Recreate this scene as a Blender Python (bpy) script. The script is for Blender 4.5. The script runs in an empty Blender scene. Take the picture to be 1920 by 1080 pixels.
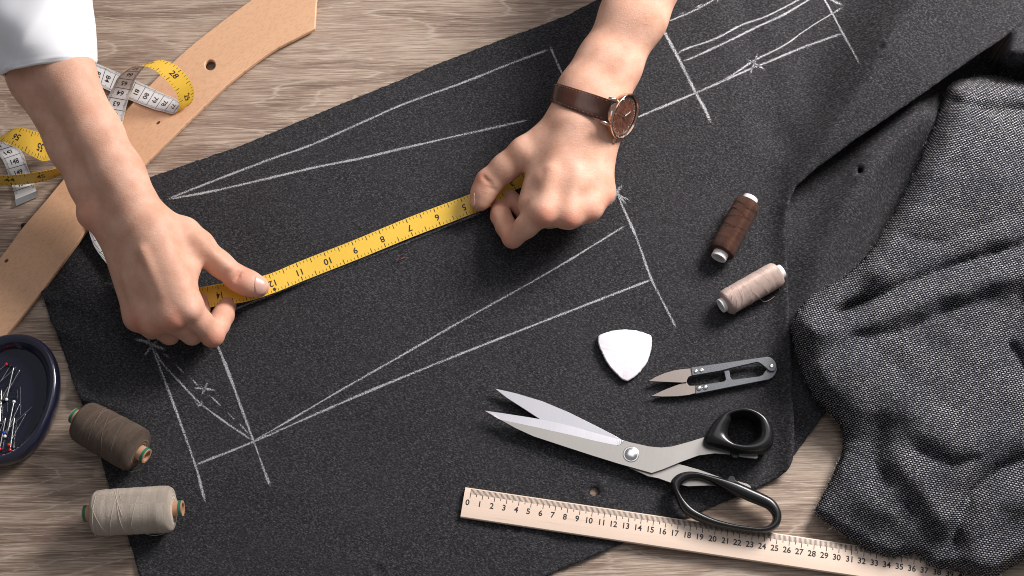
import bpy, math, random
import numpy as np
from mathutils import Vector, Matrix
from mathutils.geometry import delaunay_2d_cdt
random.seed(7); RNG = np.random.default_rng(7)
SC = bpy.context.scene; COL = SC.collection
# ------------------------------------------------------------------ camera
TH = math.radians(22.0); DIST = 1.22; FPX = 2667.0
cam = bpy.data.cameras.new('camera'); camo = bpy.data.objects.new('camera', cam); COL.objects.link(camo)
camo.location = (0, -DIST*math.sin(TH), DIST*math.cos(TH)); camo.rotation_euler = (TH, 0, 0)
cam.lens = 50.0; cam.sensor_width = 36.0; cam.clip_start = 0.02; cam.clip_end = 50
cam.dof.use_dof = True; cam.dof.focus_distance = 1.20; cam.dof.aperture_fstop = 14.0
SC.camera = camo
SC.cycles.filter_width = 1.0
SC.view_settings.view_transform = 'Standard'; SC.view_settings.look = 'None'
SC.view_settings.exposure = 0.0; SC.view_settings.gamma = 1.0
# ------------------------------------------------------------------ light of the studio
w = bpy.data.worlds.new('World'); SC.world = w; w.use_nodes = True
bgn = w.node_tree.nodes['Background']; bgn.inputs[0].default_value = (0.93, 0.95, 1.0, 1); bgn.inputs[1].default_value = 0.21
def area(name, loc, target, size, power, col):
    l = bpy.data.lights.new(name, 'AREA'); l.shape = 'SQUARE'; l.size = size; l.energy = power; l.color = col
    o = bpy.data.objects.new(name, l); COL.objects.link(o); o.location = loc
    o.rotation_euler = (Vector(target)-Vector(loc)).to_track_quat('-Z', 'Y').to_euler(); return o
area('key_softbox', (0.80, 0.66, 0.77), (0.05, 0.0, 0.0), 0.44, 30.0, (1.0, 0.962, 0.935))
area('added_fill', (0.36, 0.62, 1.9), (0.1, 0, 0), 1.4, 7.0, (0.97, 0.97, 1.0))  # added overhead fill in place of ceiling bounce, set where the steel reflects it

CT, ST = math.cos(TH), math.sin(TH)
CAM = np.array([0, -DIST*ST, DIST*CT])
def rays(px, py):
    u = (np.asarray(px, float)-960)/FPX; v = (540-np.asarray(py, float))/FPX
    return np.stack([u, v*CT+ST, v*ST-CT], -1)
def P(px, py, z=0.0):
    """the place on the level z (metres above the table) that stands at this spot of the photograph"""
    d = rays(px, py); z = np.asarray(z, float)
    t = (z-CAM[2])/d[..., 2]
    return CAM+d*t[..., None]
def P1(px, py, z=0.0): return np.array(P(px, py, z), float).reshape(3)
CM = 0.01
# ------------------------------------------------------------------ object helpers
def tag(o, label=None, cat=None, group=None, kind=None):
    if label: o['label'] = label
    if cat: o['category'] = cat
    if group: o['group'] = group
    if kind: o['kind'] = kind
    return o
def thing(name, label, cat, loc, group=None):
    o = bpy.data.objects.new(name, None); COL.objects.link(o); o.location = tuple(loc); o.empty_display_size = 0.01
    return tag(o, label, cat, group)
def wloc(o):
    l = np.zeros(3)
    while o is not None:
        l = l+np.array(o.location); o = o.parent
    return l
def mesh(name, verts, faces, mat, parent=None, smooth=True, sharp=None, fm=None, uv=None, loc=None):
    verts = np.asarray(verts, float)
    off = wloc(parent) if parent is not None else np.zeros(3)
    l = np.zeros(3) if loc is None else np.asarray(loc, float)-off
    me = bpy.data.meshes.new(name); me.from_pydata((verts-off-l).tolist(), [], [tuple(int(i) for i in f) for f in faces])
    for m in (mat if isinstance(mat, (list, tuple)) else [mat]): me.materials.append(m)
    if fm is not None: me.polygons.foreach_set('material_index', np.asarray(fm, dtype=np.int32))
    if uv is not None:
        ul = me.uv_layers.new(name='UVMap'); li = np.empty(len(me.loops), dtype=np.int32); me.loops.foreach_get('vertex_index', li)
        ul.data.foreach_set('uv', np.asarray(uv, float)[li].ravel())
    me.polygons.foreach_set('use_smooth', np.full(len(me.polygons), smooth))
    if sharp is not None: me.set_sharp_from_angle(angle=math.radians(sharp))
    me.update()
    o = bpy.data.objects.new(name, me); COL.objects.link(o); o.location = tuple(l)
    if parent is not None: o.parent = parent
    return o
def bevel(o, wdt, seg=2):
    b = o.modifiers.new('bevel', 'BEVEL'); b.width = wdt; b.segments = seg; b.limit_method = 'ANGLE'; b.angle_limit = math.radians(35)
    return o
def inpoly(px, py, poly):
    poly = np.asarray(poly, float); x0, y0 = poly[:, 0], poly[:, 1]; x1, y1 = np.roll(x0, -1), np.roll(y0, -1)
    out = np.zeros(len(px), bool)
    for s in range(0, len(px), 4000):
        X = px[s:s+4000, None]; Y = py[s:s+4000, None]
        c = ((y0 > Y) != (y1 > Y)) & (X < (x1-x0)*(Y-y0)/(np.where(y1 == y0, 1e-12, y1-y0))+x0)
        out[s:s+4000] = (c.sum(1) % 2) == 1
    return out
def cdt(loops, inner=None):
    vs, es = [], []
    for L in loops:
        b = len(vs); n = len(L); vs += [tuple(p[:2]) for p in L]; es += [(b+i, b+(i+1) % n) for i in range(n)]
    if inner is not None: vs += [tuple(p) for p in inner]
    r = delaunay_2d_cdt([Vector(v) for v in vs], es, [], 0, 1e-7)
    V = np.array([tuple(v) for v in r[0]]); F = np.array([f for f in r[2] if len(f) == 3])
    c = V[F].mean(1); keep = inpoly(c[:, 0], c[:, 1], loops[0])
    for h in loops[1:]: keep &= ~inpoly(c[:, 0], c[:, 1], h)
    return V, F[keep]
def plate(name, pxloop, ztop, thick, mat, parent=None, holes=(), bev=0.0004, loc=None, smooth=True, zb=None):
    """a flat piece cut out along an outline, with real thickness"""
    K = 1000.0
    to = lambda L: [tuple(P1(x, y, ztop)[:2]*K) for x, y in L]
    loops = [to(pxloop)]+[to(h) for h in holes]
    V, F = cdt(loops); n = len(V)
    top = np.c_[V/K, np.full(n, ztop)]; bot = top.copy(); bot[:, 2] = ztop-thick
    cnt = {}
    for f in F:
        for a, b in ((f[0], f[1]), (f[1], f[2]), (f[2], f[0])): cnt[(a, b)] = 1
    side = [(a, a+n, b+n, b) for (a, b) in cnt if (b, a) not in cnt]
    faces = [tuple(f) for f in F]+[tuple(int(i)+n for i in f[::-1]) for f in F]+side
    o = mesh(name, np.r_[top, bot], faces, mat, parent, smooth=smooth, sharp=40, loc=loc)
    if bev: bevel(o, bev)
    return o
def smoothloop(pts, n, closed=True):
    p = np.asarray(pts, float)
    if closed: p = np.r_[p[-2:], p, p[:3]]
    else: p = np.r_[[2*p[0]-p[1]], p, [2*p[-1]-p[-2]]]
    out = []
    lo, hi = (2, len(p)-3) if closed else (1, len(p)-2)
    seg = [np.linalg.norm(p[i+1]-p[i]) for i in range(lo, hi)]; tot = sum(seg)
    for i, s in zip(range(lo, hi), seg):
        k = max(1, int(round(n*s/tot)))
        for j in range(k):
            t = j/k
            out.append(0.5*(2*p[i]+(p[i+1]-p[i-1])*t+(2*p[i-1]-5*p[i]+4*p[i+1]-p[i+2])*t*t+(3*p[i]-p[i-1]-3*p[i+1]+p[i+2])*t**3))
    if not closed: out.append(p[-2])
    return np.array(out)
def resample(p, n, closed=False):
    p = np.asarray(p, float)
    if closed: p = np.r_[p, p[:1]]
    s = np.r_[0, np.cumsum(np.linalg.norm(np.diff(p, axis=0), axis=1))]
    t = np.linspace(0, s[-1], n+1)[:-1] if closed else np.linspace(0, s[-1], n)
    return np.stack([np.interp(t, s, p[:, k]) for k in range(p.shape[1])], -1)
def tube(name, pts, r, mat, parent=None, n=8, cap=True, loc=None, data_only=False):
    pts = np.asarray(pts, float); m = len(pts); r = np.broadcast_to(np.asarray(r, float), (m,))
    T = np.gradient(pts, axis=0); T /= np.linalg.norm(T, axis=1)[:, None]+1e-12
    a = np.array([0, 0, 1.0]) if abs(T[0][2]) < .9 else np.array([1.0, 0, 0])
    N = np.cross(T[0], a); N /= np.linalg.norm(N); V = []
    for i in range(m):
        N = N-T[i]*N.dot(T[i]); N /= np.linalg.norm(N); B = np.cross(T[i], N)
        for k in range(n):
            f = 2*math.pi*k/n; V.append(pts[i]+r[i]*(math.cos(f)*N+math.sin(f)*B))
    F = [(i*n+k, i*n+(k+1) % n, (i+1)*n+(k+1) % n, (i+1)*n+k) for i in range(m-1) for k in range(n)]
    if cap: F += [tuple(range(n))[::-1], tuple((m-1)*n+k for k in range(n))]
    if data_only: return np.array(V), F
    return mesh(name, V, F, mat, parent, loc=loc)
def merge(parts):
    V, F, b = [], [], 0
    for v, f in parts:
        V.append(np.asarray(v, float)); F += [tuple(int(i)+b for i in q) for q in f]; b += len(v)
    return np.concatenate(V), F
def lathe(name, org, axis, prof, mat, parent=None, n=48, sharp=40, refdir=(0, 0, 1), closed=False, loc=None, sx=1.0):
    """profile (distance along the axis, radius) turned round the axis"""
    A = np.asarray(axis, float); A = A/np.linalg.norm(A); R = np.asarray(refdir if abs(np.dot(A, refdir)) < .98 else (1.0, .1, .1), float); R = R-A*R.dot(A); R /= np.linalg.norm(R); B = np.cross(A, R)
    V, UV = [], []
    for t, r in prof:
        for k in range(n):
            f = 2*math.pi*k/n; V.append(org+A*t+r*(math.cos(f)*R*sx+math.sin(f)*B)); UV.append((k/n, t*10))
    m = len(prof); F = []
    for i in range(m if closed else m-1):
        j = (i+1) % m
        for k in range(n):
            q = (i*n+k, i*n+(k+1) % n, j*n+(k+1) % n, j*n+k); F.append(q)
    if not closed:
        F += [tuple(range(n))[::-1], tuple((m-1)*n+k for k in range(n))]
    return mesh(name, V, F, mat, parent, sharp=sharp, uv=UV, loc=loc)
# ------------------------------------------------------------------ material helpers
class M:
    def __init__(s, name):
        s.m = bpy.data.materials.new(name); s.m.use_nodes = True; s.t = s.m.node_tree; s.n = s.t.nodes; s.l = s.t.links
        s.b = s.n['Principled BSDF']; s.out = s.n['Material Output']
    def set(s, **k):
        for a, v in k.items():
            s.link(v, s.b.inputs[a.replace('_', ' ')])
        return s
    def link(s, v, inp):
        if isinstance(v, bpy.types.NodeSocket): s.l.new(v, inp)
        elif isinstance(v, (tuple, list)) and len(v) == 3 and inp.type == 'RGBA': inp.default_value = (*v, 1)
        else: inp.default_value = v
    def node(s, typ, ins=None, **props):
        n = s.n.new(typ)
        for k, v in props.items(): setattr(n, k, v)
        for k, v in (ins or {}).items(): s.link(v, n.inputs[k])
        return n
    def coord(s, kind='Object'): return s.node('ShaderNodeTexCoord').outputs[kind]
    def mapping(s, vec, scale=(1, 1, 1), rot=(0, 0, 0), loc=(0, 0, 0)):
        return s.node('ShaderNodeMapping', {'Vector': vec, 'Scale': scale, 'Rotation': rot, 'Location': loc}).outputs[0]
    def noise(s, vec, scale, detail=4, rough=.55, dist=0.0, out='Fac', dim='3D'):
        return s.node('ShaderNodeTexNoise', {'Vector': vec, 'Scale': scale, 'Detail': detail, 'Roughness': rough, 'Distortion': dist}, noise_dimensions=dim).outputs[out]
    def vor(s, vec, scale, feature='F1', out='Distance', rnd=1.0):
        return s.node('ShaderNodeTexVoronoi', {'Vector': vec, 'Scale': scale, 'Randomness': rnd}, feature=feature).outputs[out]
    def ramp(s, fac, stops, interp='LINEAR'):
        r = s.node('ShaderNodeValToRGB', {'Fac': fac}); cr = r.color_ramp; cr.interpolation = interp
        while len(cr.elements) < len(stops): cr.elements.new(.5)
        for e, (p, c) in zip(cr.elements, stops):
            e.position = p; e.color = (*c, 1) if isinstance(c, (tuple, list)) else (c, c, c, 1)
        return r.outputs[0]
    def math(s, op, a, b=0.0, c=0.0):
        return s.node('ShaderNodeMath', {0: a, 1: b, 2: c}, operation=op).outputs[0]
    def mix(s, fac, a, b, blend='MIX'):
        n = s.node('ShaderNodeMix', data_type='RGBA', blend_type=blend)
        s.link(fac, n.inputs[0]); s.link(a, n.inputs[6]); s.link(b, n.inputs[7]); return n.outputs[2]
    def bump(s, h, strength=.5, dist=.0005, normal=None):
        n = s.node('ShaderNodeBump', {'Height': h, 'Strength': strength, 'Distance': dist})
        if normal is not None: s.l.new(normal, n.inputs['Normal'])
        return n.outputs[0]
    def done(s): return s.m
def simple(name, col, rough=.5, metal=0.0, var=.08, bump=.0, scale=300, **k):
    m = M(name); c = m.coord(); n = m.noise(c, scale, 5)
    m.set(Base_Color=m.mix(n, tuple(x*(1-var) for x in col), tuple(min(1, x*(1+var)) for x in col)), Roughness=m.math('ADD', m.math('MULTIPLY', n, .12), rough-.06), Metallic=metal)
    if bump: m.set(Normal=m.bump(n, bump, .0003))
    m.set(**k); return m.done()
# table of pale limed oak laminate
def mat_table():
    m = M('limed_oak'); c = m.mapping(m.coord(), rot=(0, 0, math.radians(-1.5)))
    warp = m.noise(m.mapping(c, (3, 5, 1)), 1.0, 2, out='Color')
    cw = m.node('ShaderNodeVectorMath', {0: c, 1: m.node('ShaderNodeVectorMath', {0: warp, 'Scale': .018}, operation='SCALE').outputs[0]}, operation='ADD').outputs[0]
    big = m.noise(m.mapping(cw, (2.0, 15, 1)), 1.0, 3, .5)
    streak = m.noise(m.mapping(cw, (9, 420, 1)), 1.0, 5, .68)
    fine = m.noise(m.mapping(cw, (22, 820, 1)), 1.0, 4, .72)
    fib = m.math('ADD', m.math('MULTIPLY', streak, .55), m.math('MULTIPLY', fine, .45))
    field = m.noise(m.mapping(cw, (2.6, 11, 1), loc=(4.3, 1.7, 0)), 1.0, 2.0, .45)
    rings = m.math('MULTIPLY_ADD', m.math('SINE', m.math('MULTIPLY', m.math('MULTIPLY_ADD', fib, .05, field), 52)), .5, .5)
    v = m.math('ADD', m.math('MULTIPLY', fib, .95), m.math('ADD', m.math('MULTIPLY', rings, .10), m.math('MULTIPLY', big, .22)))
    v = m.math('ADD', v, -.10)
    col = m.ramp(v, [(.33, (.105, .066, .048)), (.45, (.225, .153, .115)), (.56, (.345, .250, .192)), (.70, (.53, .42, .335))])
    fl = m.noise(m.mapping(cw, (34, 1050, 1)), 1.0, 3, .7)
    col = m.mix(m.ramp(fl, [(.52, 0.0), (.66, .62)]), col, (.62, .52, .42))
    col = m.mix(m.ramp(fl, [(.33, .62), (.46, 0.0)]), col, (.125, .088, .070))
    edge = m.ramp(m.math('ABSOLUTE', m.math('SUBTRACT', rings, m.math('MULTIPLY_ADD', fine, .6, .2))), [(.0, .5), (.10, 0.0)])
    col = m.mix(edge, col, (.62, .52, .425))
    m.set(Base_Color=col, Roughness=.55, Normal=m.bump(fib, .6, .0007))
    m.b.inputs['Specular IOR Level'].default_value = .3
    return m.done()
def mat_wool():
    m = M('charcoal_wool'); c = m.coord()
    r = m.mapping(c, rot=(0, 0, math.radians(24)))
    f = m.noise(m.mapping(r, (400, 1300, 1)), 1.0, 3, .7, dim='2D')
    cell = m.node('ShaderNodeVectorMath', {0: m.mapping(r, (760, 1250, 1))}, operation='FLOOR').outputs[0]
    f2 = m.node('ShaderNodeTexWhiteNoise', {'Vector': cell}, noise_dimensions='2D').outputs['Value']
    big = m.noise(m.mapping(r, (14, 30, 14)), 1.0, 4, .6)
    v = m.math('ADD', m.math('MULTIPLY', f, .72), m.math('MULTIPLY', f2, .28))
    col = m.ramp(v, [(.33, (.0175, .017, .0185)), (.50, (.0335, .0325, .035)), (.61, (.058, .056, .060)), (.74, (.125, .122, .126))])
    col = m.mix(m.ramp(big, [(.3, .0), (.7, .35)]), col, (.045, .043, .047))
    lint = m.node('ShaderNodeTexVoronoi', {'Vector': m.mapping(r, (260, 620, 1)), 'Scale': 1.0}, feature='F1', voronoi_dimensions='2D').outputs['Distance']
    col = m.mix(m.ramp(lint, [(.03, .30), (.08, 0.0)]), col, (.26, .255, .26))
    m.set(Base_Color=col, Roughness=1.0, Diffuse_Roughness=.25)
    m.b.inputs['Specular IOR Level'].default_value = .03
    return m.done()
def mat_tweed():
    m = M('navy_and_ivory_tweed'); c = m.coord('UV')
    wob = m.noise(c, 9, 3, out='Color')
    c = m.node('ShaderNodeVectorMath', {0: c, 1: m.node('ShaderNodeVectorMath', {0: wob, 'Scale': .004}, operation='SCALE').outputs[0]}, operation='ADD').outputs[0]
    fz = m.noise(c, 420, 2, out='Color')
    c2 = m.node('ShaderNodeVectorMath', {0: c, 1: m.node('ShaderNodeVectorMath', {0: fz, 'Scale': .0010}, operation='SCALE').outputs[0]}, operation='ADD').outputs[0]
    v = m.mapping(c2, (100, 100, 100), rot=(0, 0, math.radians(14)))
    b = m.node('ShaderNodeTexBrick', {'Vector': v, 'Color1': (1, 1, 1), 'Color2': (.32, .32, .32), 'Mortar': (0, 0, 0), 'Scale': 1.0, 'Mortar Size': .058, 'Mortar Smooth': .35, 'Brick Width': .265, 'Row Height': .170, 'Bias': -.1}, offset=.5)
    fac = b.outputs['Color']
    fuzz = m.noise(c, 1500, 3, .7)
    fac2 = m.math('MULTIPLY', fac, m.ramp(fuzz, [(.30, .12), (.62, 1.0)]))
    blot = m.noise(c, 26, 3)
    light = m.mix(m.ramp(blot, [(.35, 0.0), (.65, 1.0)]), (.46, .455, .465), (.70, .685, .68))
    col = m.mix(fac2, (.0055, .006, .0115), light)
    m.set(Base_Color=col, Roughness=.95, Normal=m.bump(m.math('ADD', fac, m.math('MULTIPLY', fuzz, .5)), .8, .0010))
    m.b.inputs['Specular IOR Level'].default_value = .15
    return m.done()
def mat_beech(name, base, dark, ang, fleck=True):
    m = M(name); c = m.mapping(m.coord(), rot=(0, 0, math.radians(-ang)))
    g = m.noise(m.mapping(c, (10, 130, 20)), 1.0, 5, .6)
    b = m.noise(m.mapping(c, (5, 22, 5)), 1.0, 2)
    col = m.mix(m.math('ADD', m.math('MULTIPLY', g, .6), m.math('MULTIPLY', b, .5)), tuple(x*.84 for x in base), tuple(min(1, x*1.13) for x in base))
    if fleck:
        f = m.node('ShaderNodeTexVoronoi', {'Vector': m.mapping(c, (95, 900, 1)), 'Scale': 1.0}, feature='F1', voronoi_dimensions='2D').outputs['Distance']
        col = m.mix(m.ramp(f, [(.10, .45), (.22, 0.0)]), col, dark)
    else:
        f = m.noise(m.mapping(c, (16, 420, 30)), 1.0, 3)
        col = m.mix(m.ramp(f, [(.63, 0.0), (.78, .45)]), col, dark)
    m.set(Base_Color=col, Roughness=.42, Normal=m.bump(g, .15, .0004)); m.b.inputs['Specular IOR Level'].default_value = .35
    return m.done()
def mat_skin():
    m = M('skin'); c = m.coord()
    n1 = m.noise(c, 55, 4, .6); n2 = m.noise(c, 16, 2); n3 = m.noise(c, 900, 2)
    col = m.mix(m.ramp(n1, [(.32, 0.0), (.68, 1.0)]), (.615, .325, .22), (.76, .455, .34))
    col = m.mix(m.ramp(n2, [(.45, 0.0), (.75, .35)]), col, (.66, .325, .215))
    red = m.node('ShaderNodeAttribute', attribute_name='redness').outputs['Fac']
    col = m.mix(m.math('MULTIPLY', red, .9), col, (.60, .215, .145))
    hair = m.vor(m.mapping(c, (400, 400, 400)), 1.0)
    col = m.mix(m.math('MULTIPLY', m.ramp(hair, [(.07, .38), (.15, 0.0)]), m.node('ShaderNodeAttribute', attribute_name='hair').outputs['Fac']), col, (.24, .12, .08))
    pores = m.vor(c, 1100); lines = m.noise(m.mapping(c, (260, 900, 400)), 1.0, 3, .6)
    nb = m.bump(m.math('ADD', m.math('MULTIPLY', pores, .5), lines), .30, .0006)
    nb = m.bump(n1, .08, .0012, nb)
    m.set(Base_Color=col, Roughness=m.math('ADD', m.math('MULTIPLY', n3, .15), .46), Subsurface_Weight=.18, Subsurface_Radius=(1.0, .35, .2), Subsurface_Scale=.004, Normal=nb)
    m.b.inputs['Specular IOR Level'].default_value = .30
    return m.done()
def mat_thread(name, c0, c1, freq=1.0, sheen=.03):
    m = M(name); c = m.coord('UV')
    wv = m.node('ShaderNodeTexNoise', {'Vector': m.mapping(c, (1.2, 420*freq, 1), rot=(0, 0, math.radians(3))), 'Scale': 1.0, 'Detail': 4.0, 'Roughness': .6}).outputs['Fac']
    band = m.noise(m.mapping(c, (1.3, 14, 1), rot=(0, 0, math.radians(12))), 1.0, 2)
    w2 = m.node('ShaderNodeTexWave', {'Vector': m.mapping(c, (.06, 1, 1)), 'Scale': 330*freq, 'Distortion': 1.5, 'Detail': 2.0}, bands_direction='Y').outputs['Fac']
    v = m.math('ADD', m.math('MULTIPLY', wv, .55), m.math('ADD', m.math('MULTIPLY', w2, .2), m.math('MULTIPLY', band, .3)))
    m.set(Base_Color=m.ramp(v, [(.34, c0), (.68, c1)]), Roughness=.62, Sheen_Weight=sheen, Normal=m.bump(m.math('ADD', wv, w2), .7, .0005))
    m.b.inputs['Specular IOR Level'].default_value = .3
    return m.done()
def mat_steel(name, col, rough, ang, amt=.06):
    m = M(name); c = m.mapping(m.coord(), rot=(0, 0, math.radians(ang)))
    n = m.noise(m.mapping(c, (900, 16, 16)), 1.0, 3); b = m.noise(c, 45, 3)
    m.set(Base_Color=m.mix(m.math('ADD', m.math('MULTIPLY', n, .5), m.math('MULTIPLY', b, .5)), tuple(x*(1-amt*2) for x in col), tuple(min(1, x*(1+amt)) for x in col)), Metallic=1.0,
          Roughness=m.math('ADD', m.math('MULTIPLY', b, .1), rough-.05), Normal=m.bump(n, .04, .0002))
    return m.done()
def mat_chalk():
    m = M('chalk_dust'); c = m.coord()
    n = m.noise(m.mapping(c, (950, 950, 1)), 1.0, 3, .75, dim='2D')
    b = m.noise(c, 60, 3, dim='2D')
    cov = m.node('ShaderNodeAttribute', attribute_name='cover').outputs['Fac']
    v = m.math('ADD', m.math('MULTIPLY', n, .85), m.math('MULTIPLY', b, .15))
    fac = m.ramp(m.math('MULTIPLY_ADD', cov, .40, m.math('SUBTRACT', v, .5)), [(.07, 0.0), (.36, 1.0)])
    m.set(Base_Color=m.ramp(v, [(.36, (.20, .195, .21)), (.62, (.50, .49, .51))]), Roughness=1.0, Normal=m.bump(n, .5, .0006)); m.b.inputs['Specular IOR Level'].default_value = .05
    mx = m.node('ShaderNodeMixShader', {0: fac, 1: m.node('ShaderNodeBsdfTransparent').outputs[0], 2: m.b.outputs[0]}); m.l.new(mx.outputs[0], m.out.inputs[0])
    return m.done()
MT = dict(table=mat_table(), wool=mat_wool(), tweed=mat_tweed(),
    beech=mat_beech('beech_wood', (.66, .39, .235), (.34, .165, .085), 41),
    maple=mat_beech('pale_maple_wood', (.74, .575, .465), (.42, .26, .19), -8.3, False),
    ink=simple('black_ink', (.018, .016, .017), .6), skin=mat_skin(), chalkdust=mat_chalk(),
    chalk=simple('tailors_chalk_white', (.76, .715, .745), .95, bump=.4, scale=260, var=.06),
    steel=mat_steel('satin_steel', (.43, .40, .37), .32, 12), edge=mat_steel('ground_steel_edge', (.57, .55, .575), .32, 12),
    snipsteel=mat_steel('dull_warm_steel', (.24, .205, .185), .45, 8), rivet=mat_steel('bright_rivet_steel', (.82, .80, .78), .22, 0),
    gunmetal=simple('grey_hammered_enamel', (.115, .120, .132), .42, .35, var=.35, bump=.35, scale=900),
    blackplastic=simple('black_plastic', (.011, .011, .012), .26, var=.2), navy=simple('navy_plastic', (.010, .011, .027), .2, var=.15, Coat_Weight=.5),
    yellow=simple('yellow_vinyl', (.80, .50, .055), .38, var=.05), white=simple('white_vinyl', (.74, .73, .73), .38, var=.03),
    capwhite=simple('white_plastic', (.78, .76, .75), .4, var=.03), green=simple('green_card_ring', (.012, .145, .085), .55),
    card=simple('tan_cardboard', (.47, .255, .15), .8, var=.15), brownthread=mat_thread('chocolate_thread', (.018, .0055, .0035), (.125, .043, .022), 1.3),
    pinkthread=mat_thread('dusty_pink_thread', (.44, .30, .255), (.80, .615, .545), 1.2), taupethread=mat_thread('dark_taupe_thread', (.052, .034, .025), (.195, .135, .10), .9),
    beigethread=mat_thread('beige_thread', (.40, .325, .265), (.72, .61, .515), .9),
    leather=None, rosegold=mat_steel('rose_gold_metal', (.83, .55, .42), .16, 0), dark=simple('dark_metal', (.03, .028, .028), .3, .6),
    shirt=simple('white_cotton', (.86, .86, .89), .85, var=.02, bump=.2, scale=1800), pinsteel=mat_steel('pin_steel', (.75, .74, .72), .2, 0),
    red=simple('red_glass_bead', (.62, .025, .015), .15), bluebead=simple('blue_glass_bead', (.02, .05, .42), .15), whitebead=simple('white_glass_bead', (.82, .82, .83), .15), blackbead=simple('black_glass_bead', (.012, .012, .012), .15),
    nail=simple('finger_nail', (.66, .38, .31), .38, var=.04), knot=simple('dark_knot', (.085, .03, .012), .6), whitepaint=simple('white_enamel', (.82, .8, .77), .3))
def mat_leather():
    m = M('brown_leather'); c = m.coord()
    v = m.vor(c, 900); n = m.noise(c, 40, 4)
    m.set(Base_Color=m.mix(n, (.020, .007, .0045), (.085, .029, .017)), Roughness=.24, Normal=m.bump(m.math('ADD', v, m.noise(c, 250, 4)), .16, .0004))
    return m.done()
MT['leather'] = mat_leather()
def mat_walnut():
    m = M('walnut_dial'); c = m.mapping(m.coord(), rot=(0, 0, math.radians(25)))
    n = m.noise(m.mapping(c, (90, 700, 300)), 1.0, 4, .6, .4)
    m.set(Base_Color=m.ramp(n, [(.35, (.045, .016, .010)), (.6, (.20, .075, .045))]), Roughness=.4); return m.done()
MT['walnut'] = mat_walnut()
# ------------------------------------------------------------------ little maths of surfaces
def bumps(px, py, seed, wl, amp, n=9):
    r = np.random.default_rng(seed); z = np.zeros(np.shape(px))
    for _ in range(n):
        a = r.uniform(0, 2*math.pi); k = 2*math.pi/(wl*r.uniform(.6, 1.7)); z += np.sin(k*(px*math.cos(a)+py*math.sin(a))+r.uniform(0, 6.28))
    return z*amp/math.sqrt(n)
def dline(px, py, poly, vals=None):
    """distance to a polyline, value interpolated along it, and the side (+ = right of travel, on the picture)"""
    px = np.asarray(px, float); py = np.asarray(py, float)
    best = np.full(px.shape, 1e9); val = np.zeros(px.shape); side = np.zeros(px.shape)
    for i in range(len(poly)-1):
        ax, ay = poly[i]; bx, by = poly[i+1]; dx, dy = bx-ax, by-ay; L2 = dx*dx+dy*dy
        t = np.clip(((px-ax)*dx+(py-ay)*dy)/L2, 0, 1); d = np.hypot(px-ax-t*dx, py-ay-t*dy); u = d < best
        best = np.where(u, d, best)
        if vals is not None: val = np.where(u, vals[i]+(vals[i+1]-vals[i])*t, val)
        side = np.where(u, np.sign(dx*(py-ay)-dy*(px-ax)), side)
    return best, val, side
def sstep(x, a, b):
    t = np.clip((x-a)/(b-a), 0, 1); return t*t*(3-2*t)
def sheet(name, outline, zf, step, mat, holes=(), thick=.0012, n_edge=None, jitter=1.0, uvf=None, seed=3):
    per = np.linalg.norm(np.diff(np.r_[outline, outline[:1]], axis=0), axis=1).sum()
    ol = resample(outline, int(per/(step*.8)), True)
    r = np.random.default_rng(seed); ol = ol+r.normal(0, jitter*.45, ol.shape)
    x0, y0 = ol.min(0); x1, y1 = ol.max(0)
    gx, gy = np.meshgrid(np.arange(x0, x1, step), np.arange(y0, y1, step)); gx = gx+(np.arange(gx.shape[0]) % 2)[:, None]*step*.5
    gx, gy = gx.ravel(), gy.ravel(); k = inpoly(gx, gy, ol)
    for h in holes: k &= ~inpoly(gx, gy, h)
    gx, gy = gx[k], gy[k]
    d = np.full(len(gx), 1e9)
    for s in range(0, len(gx), 3000): d[s:s+3000] = np.min((gx[s:s+3000, None]-ol[None, :, 0])**2+(gy[s:s+3000, None]-ol[None, :, 1])**2, axis=1)
    k = d > (step*.45)**2; gx, gy = gx[k], gy[k]
    V, F = cdt([ol]+[np.asarray(h, float) for h in holes], np.c_[gx, gy])
    Z = zf(V[:, 0], V[:, 1]); W = P(V[:, 0], V[:, 1], Z)
    F = F[:, ::-1]
    nrm = np.cross(W[F[0][1]]-W[F[0][0]], W[F[0][2]]-W[F[0][0]])
    if nrm[2] < 0: F = F[:, ::-1]
    o = mesh(name, W, F, mat, smooth=True, uv=W[:, :2] if uvf is None else uvf(W))
    s = o.modifiers.new('thickness', 'SOLIDIFY'); s.thickness = thick; s.offset = -1
    return o
# ------------------------------------------------------------------ the table
tb = bpy.data.meshes.new('table')
X0, X1, Y0, Y1 = -1.1, 1.1, -.75, .8
mesh('table', [(X0, Y0, 0), (X1, Y0, 0), (X1, Y1, 0), (X0, Y1, 0), (X0, Y0, -.03), (X1, Y0, -.03), (X1, Y1, -.03), (X0, Y1, -.03)],
     [(0, 1, 2, 3), (7, 6, 5, 4), (0, 4, 5, 1), (1, 5, 6, 2), (2, 6, 7, 3), (3, 7, 4, 0)], MT['table'], smooth=False)['kind'] = 'structure'
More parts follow.
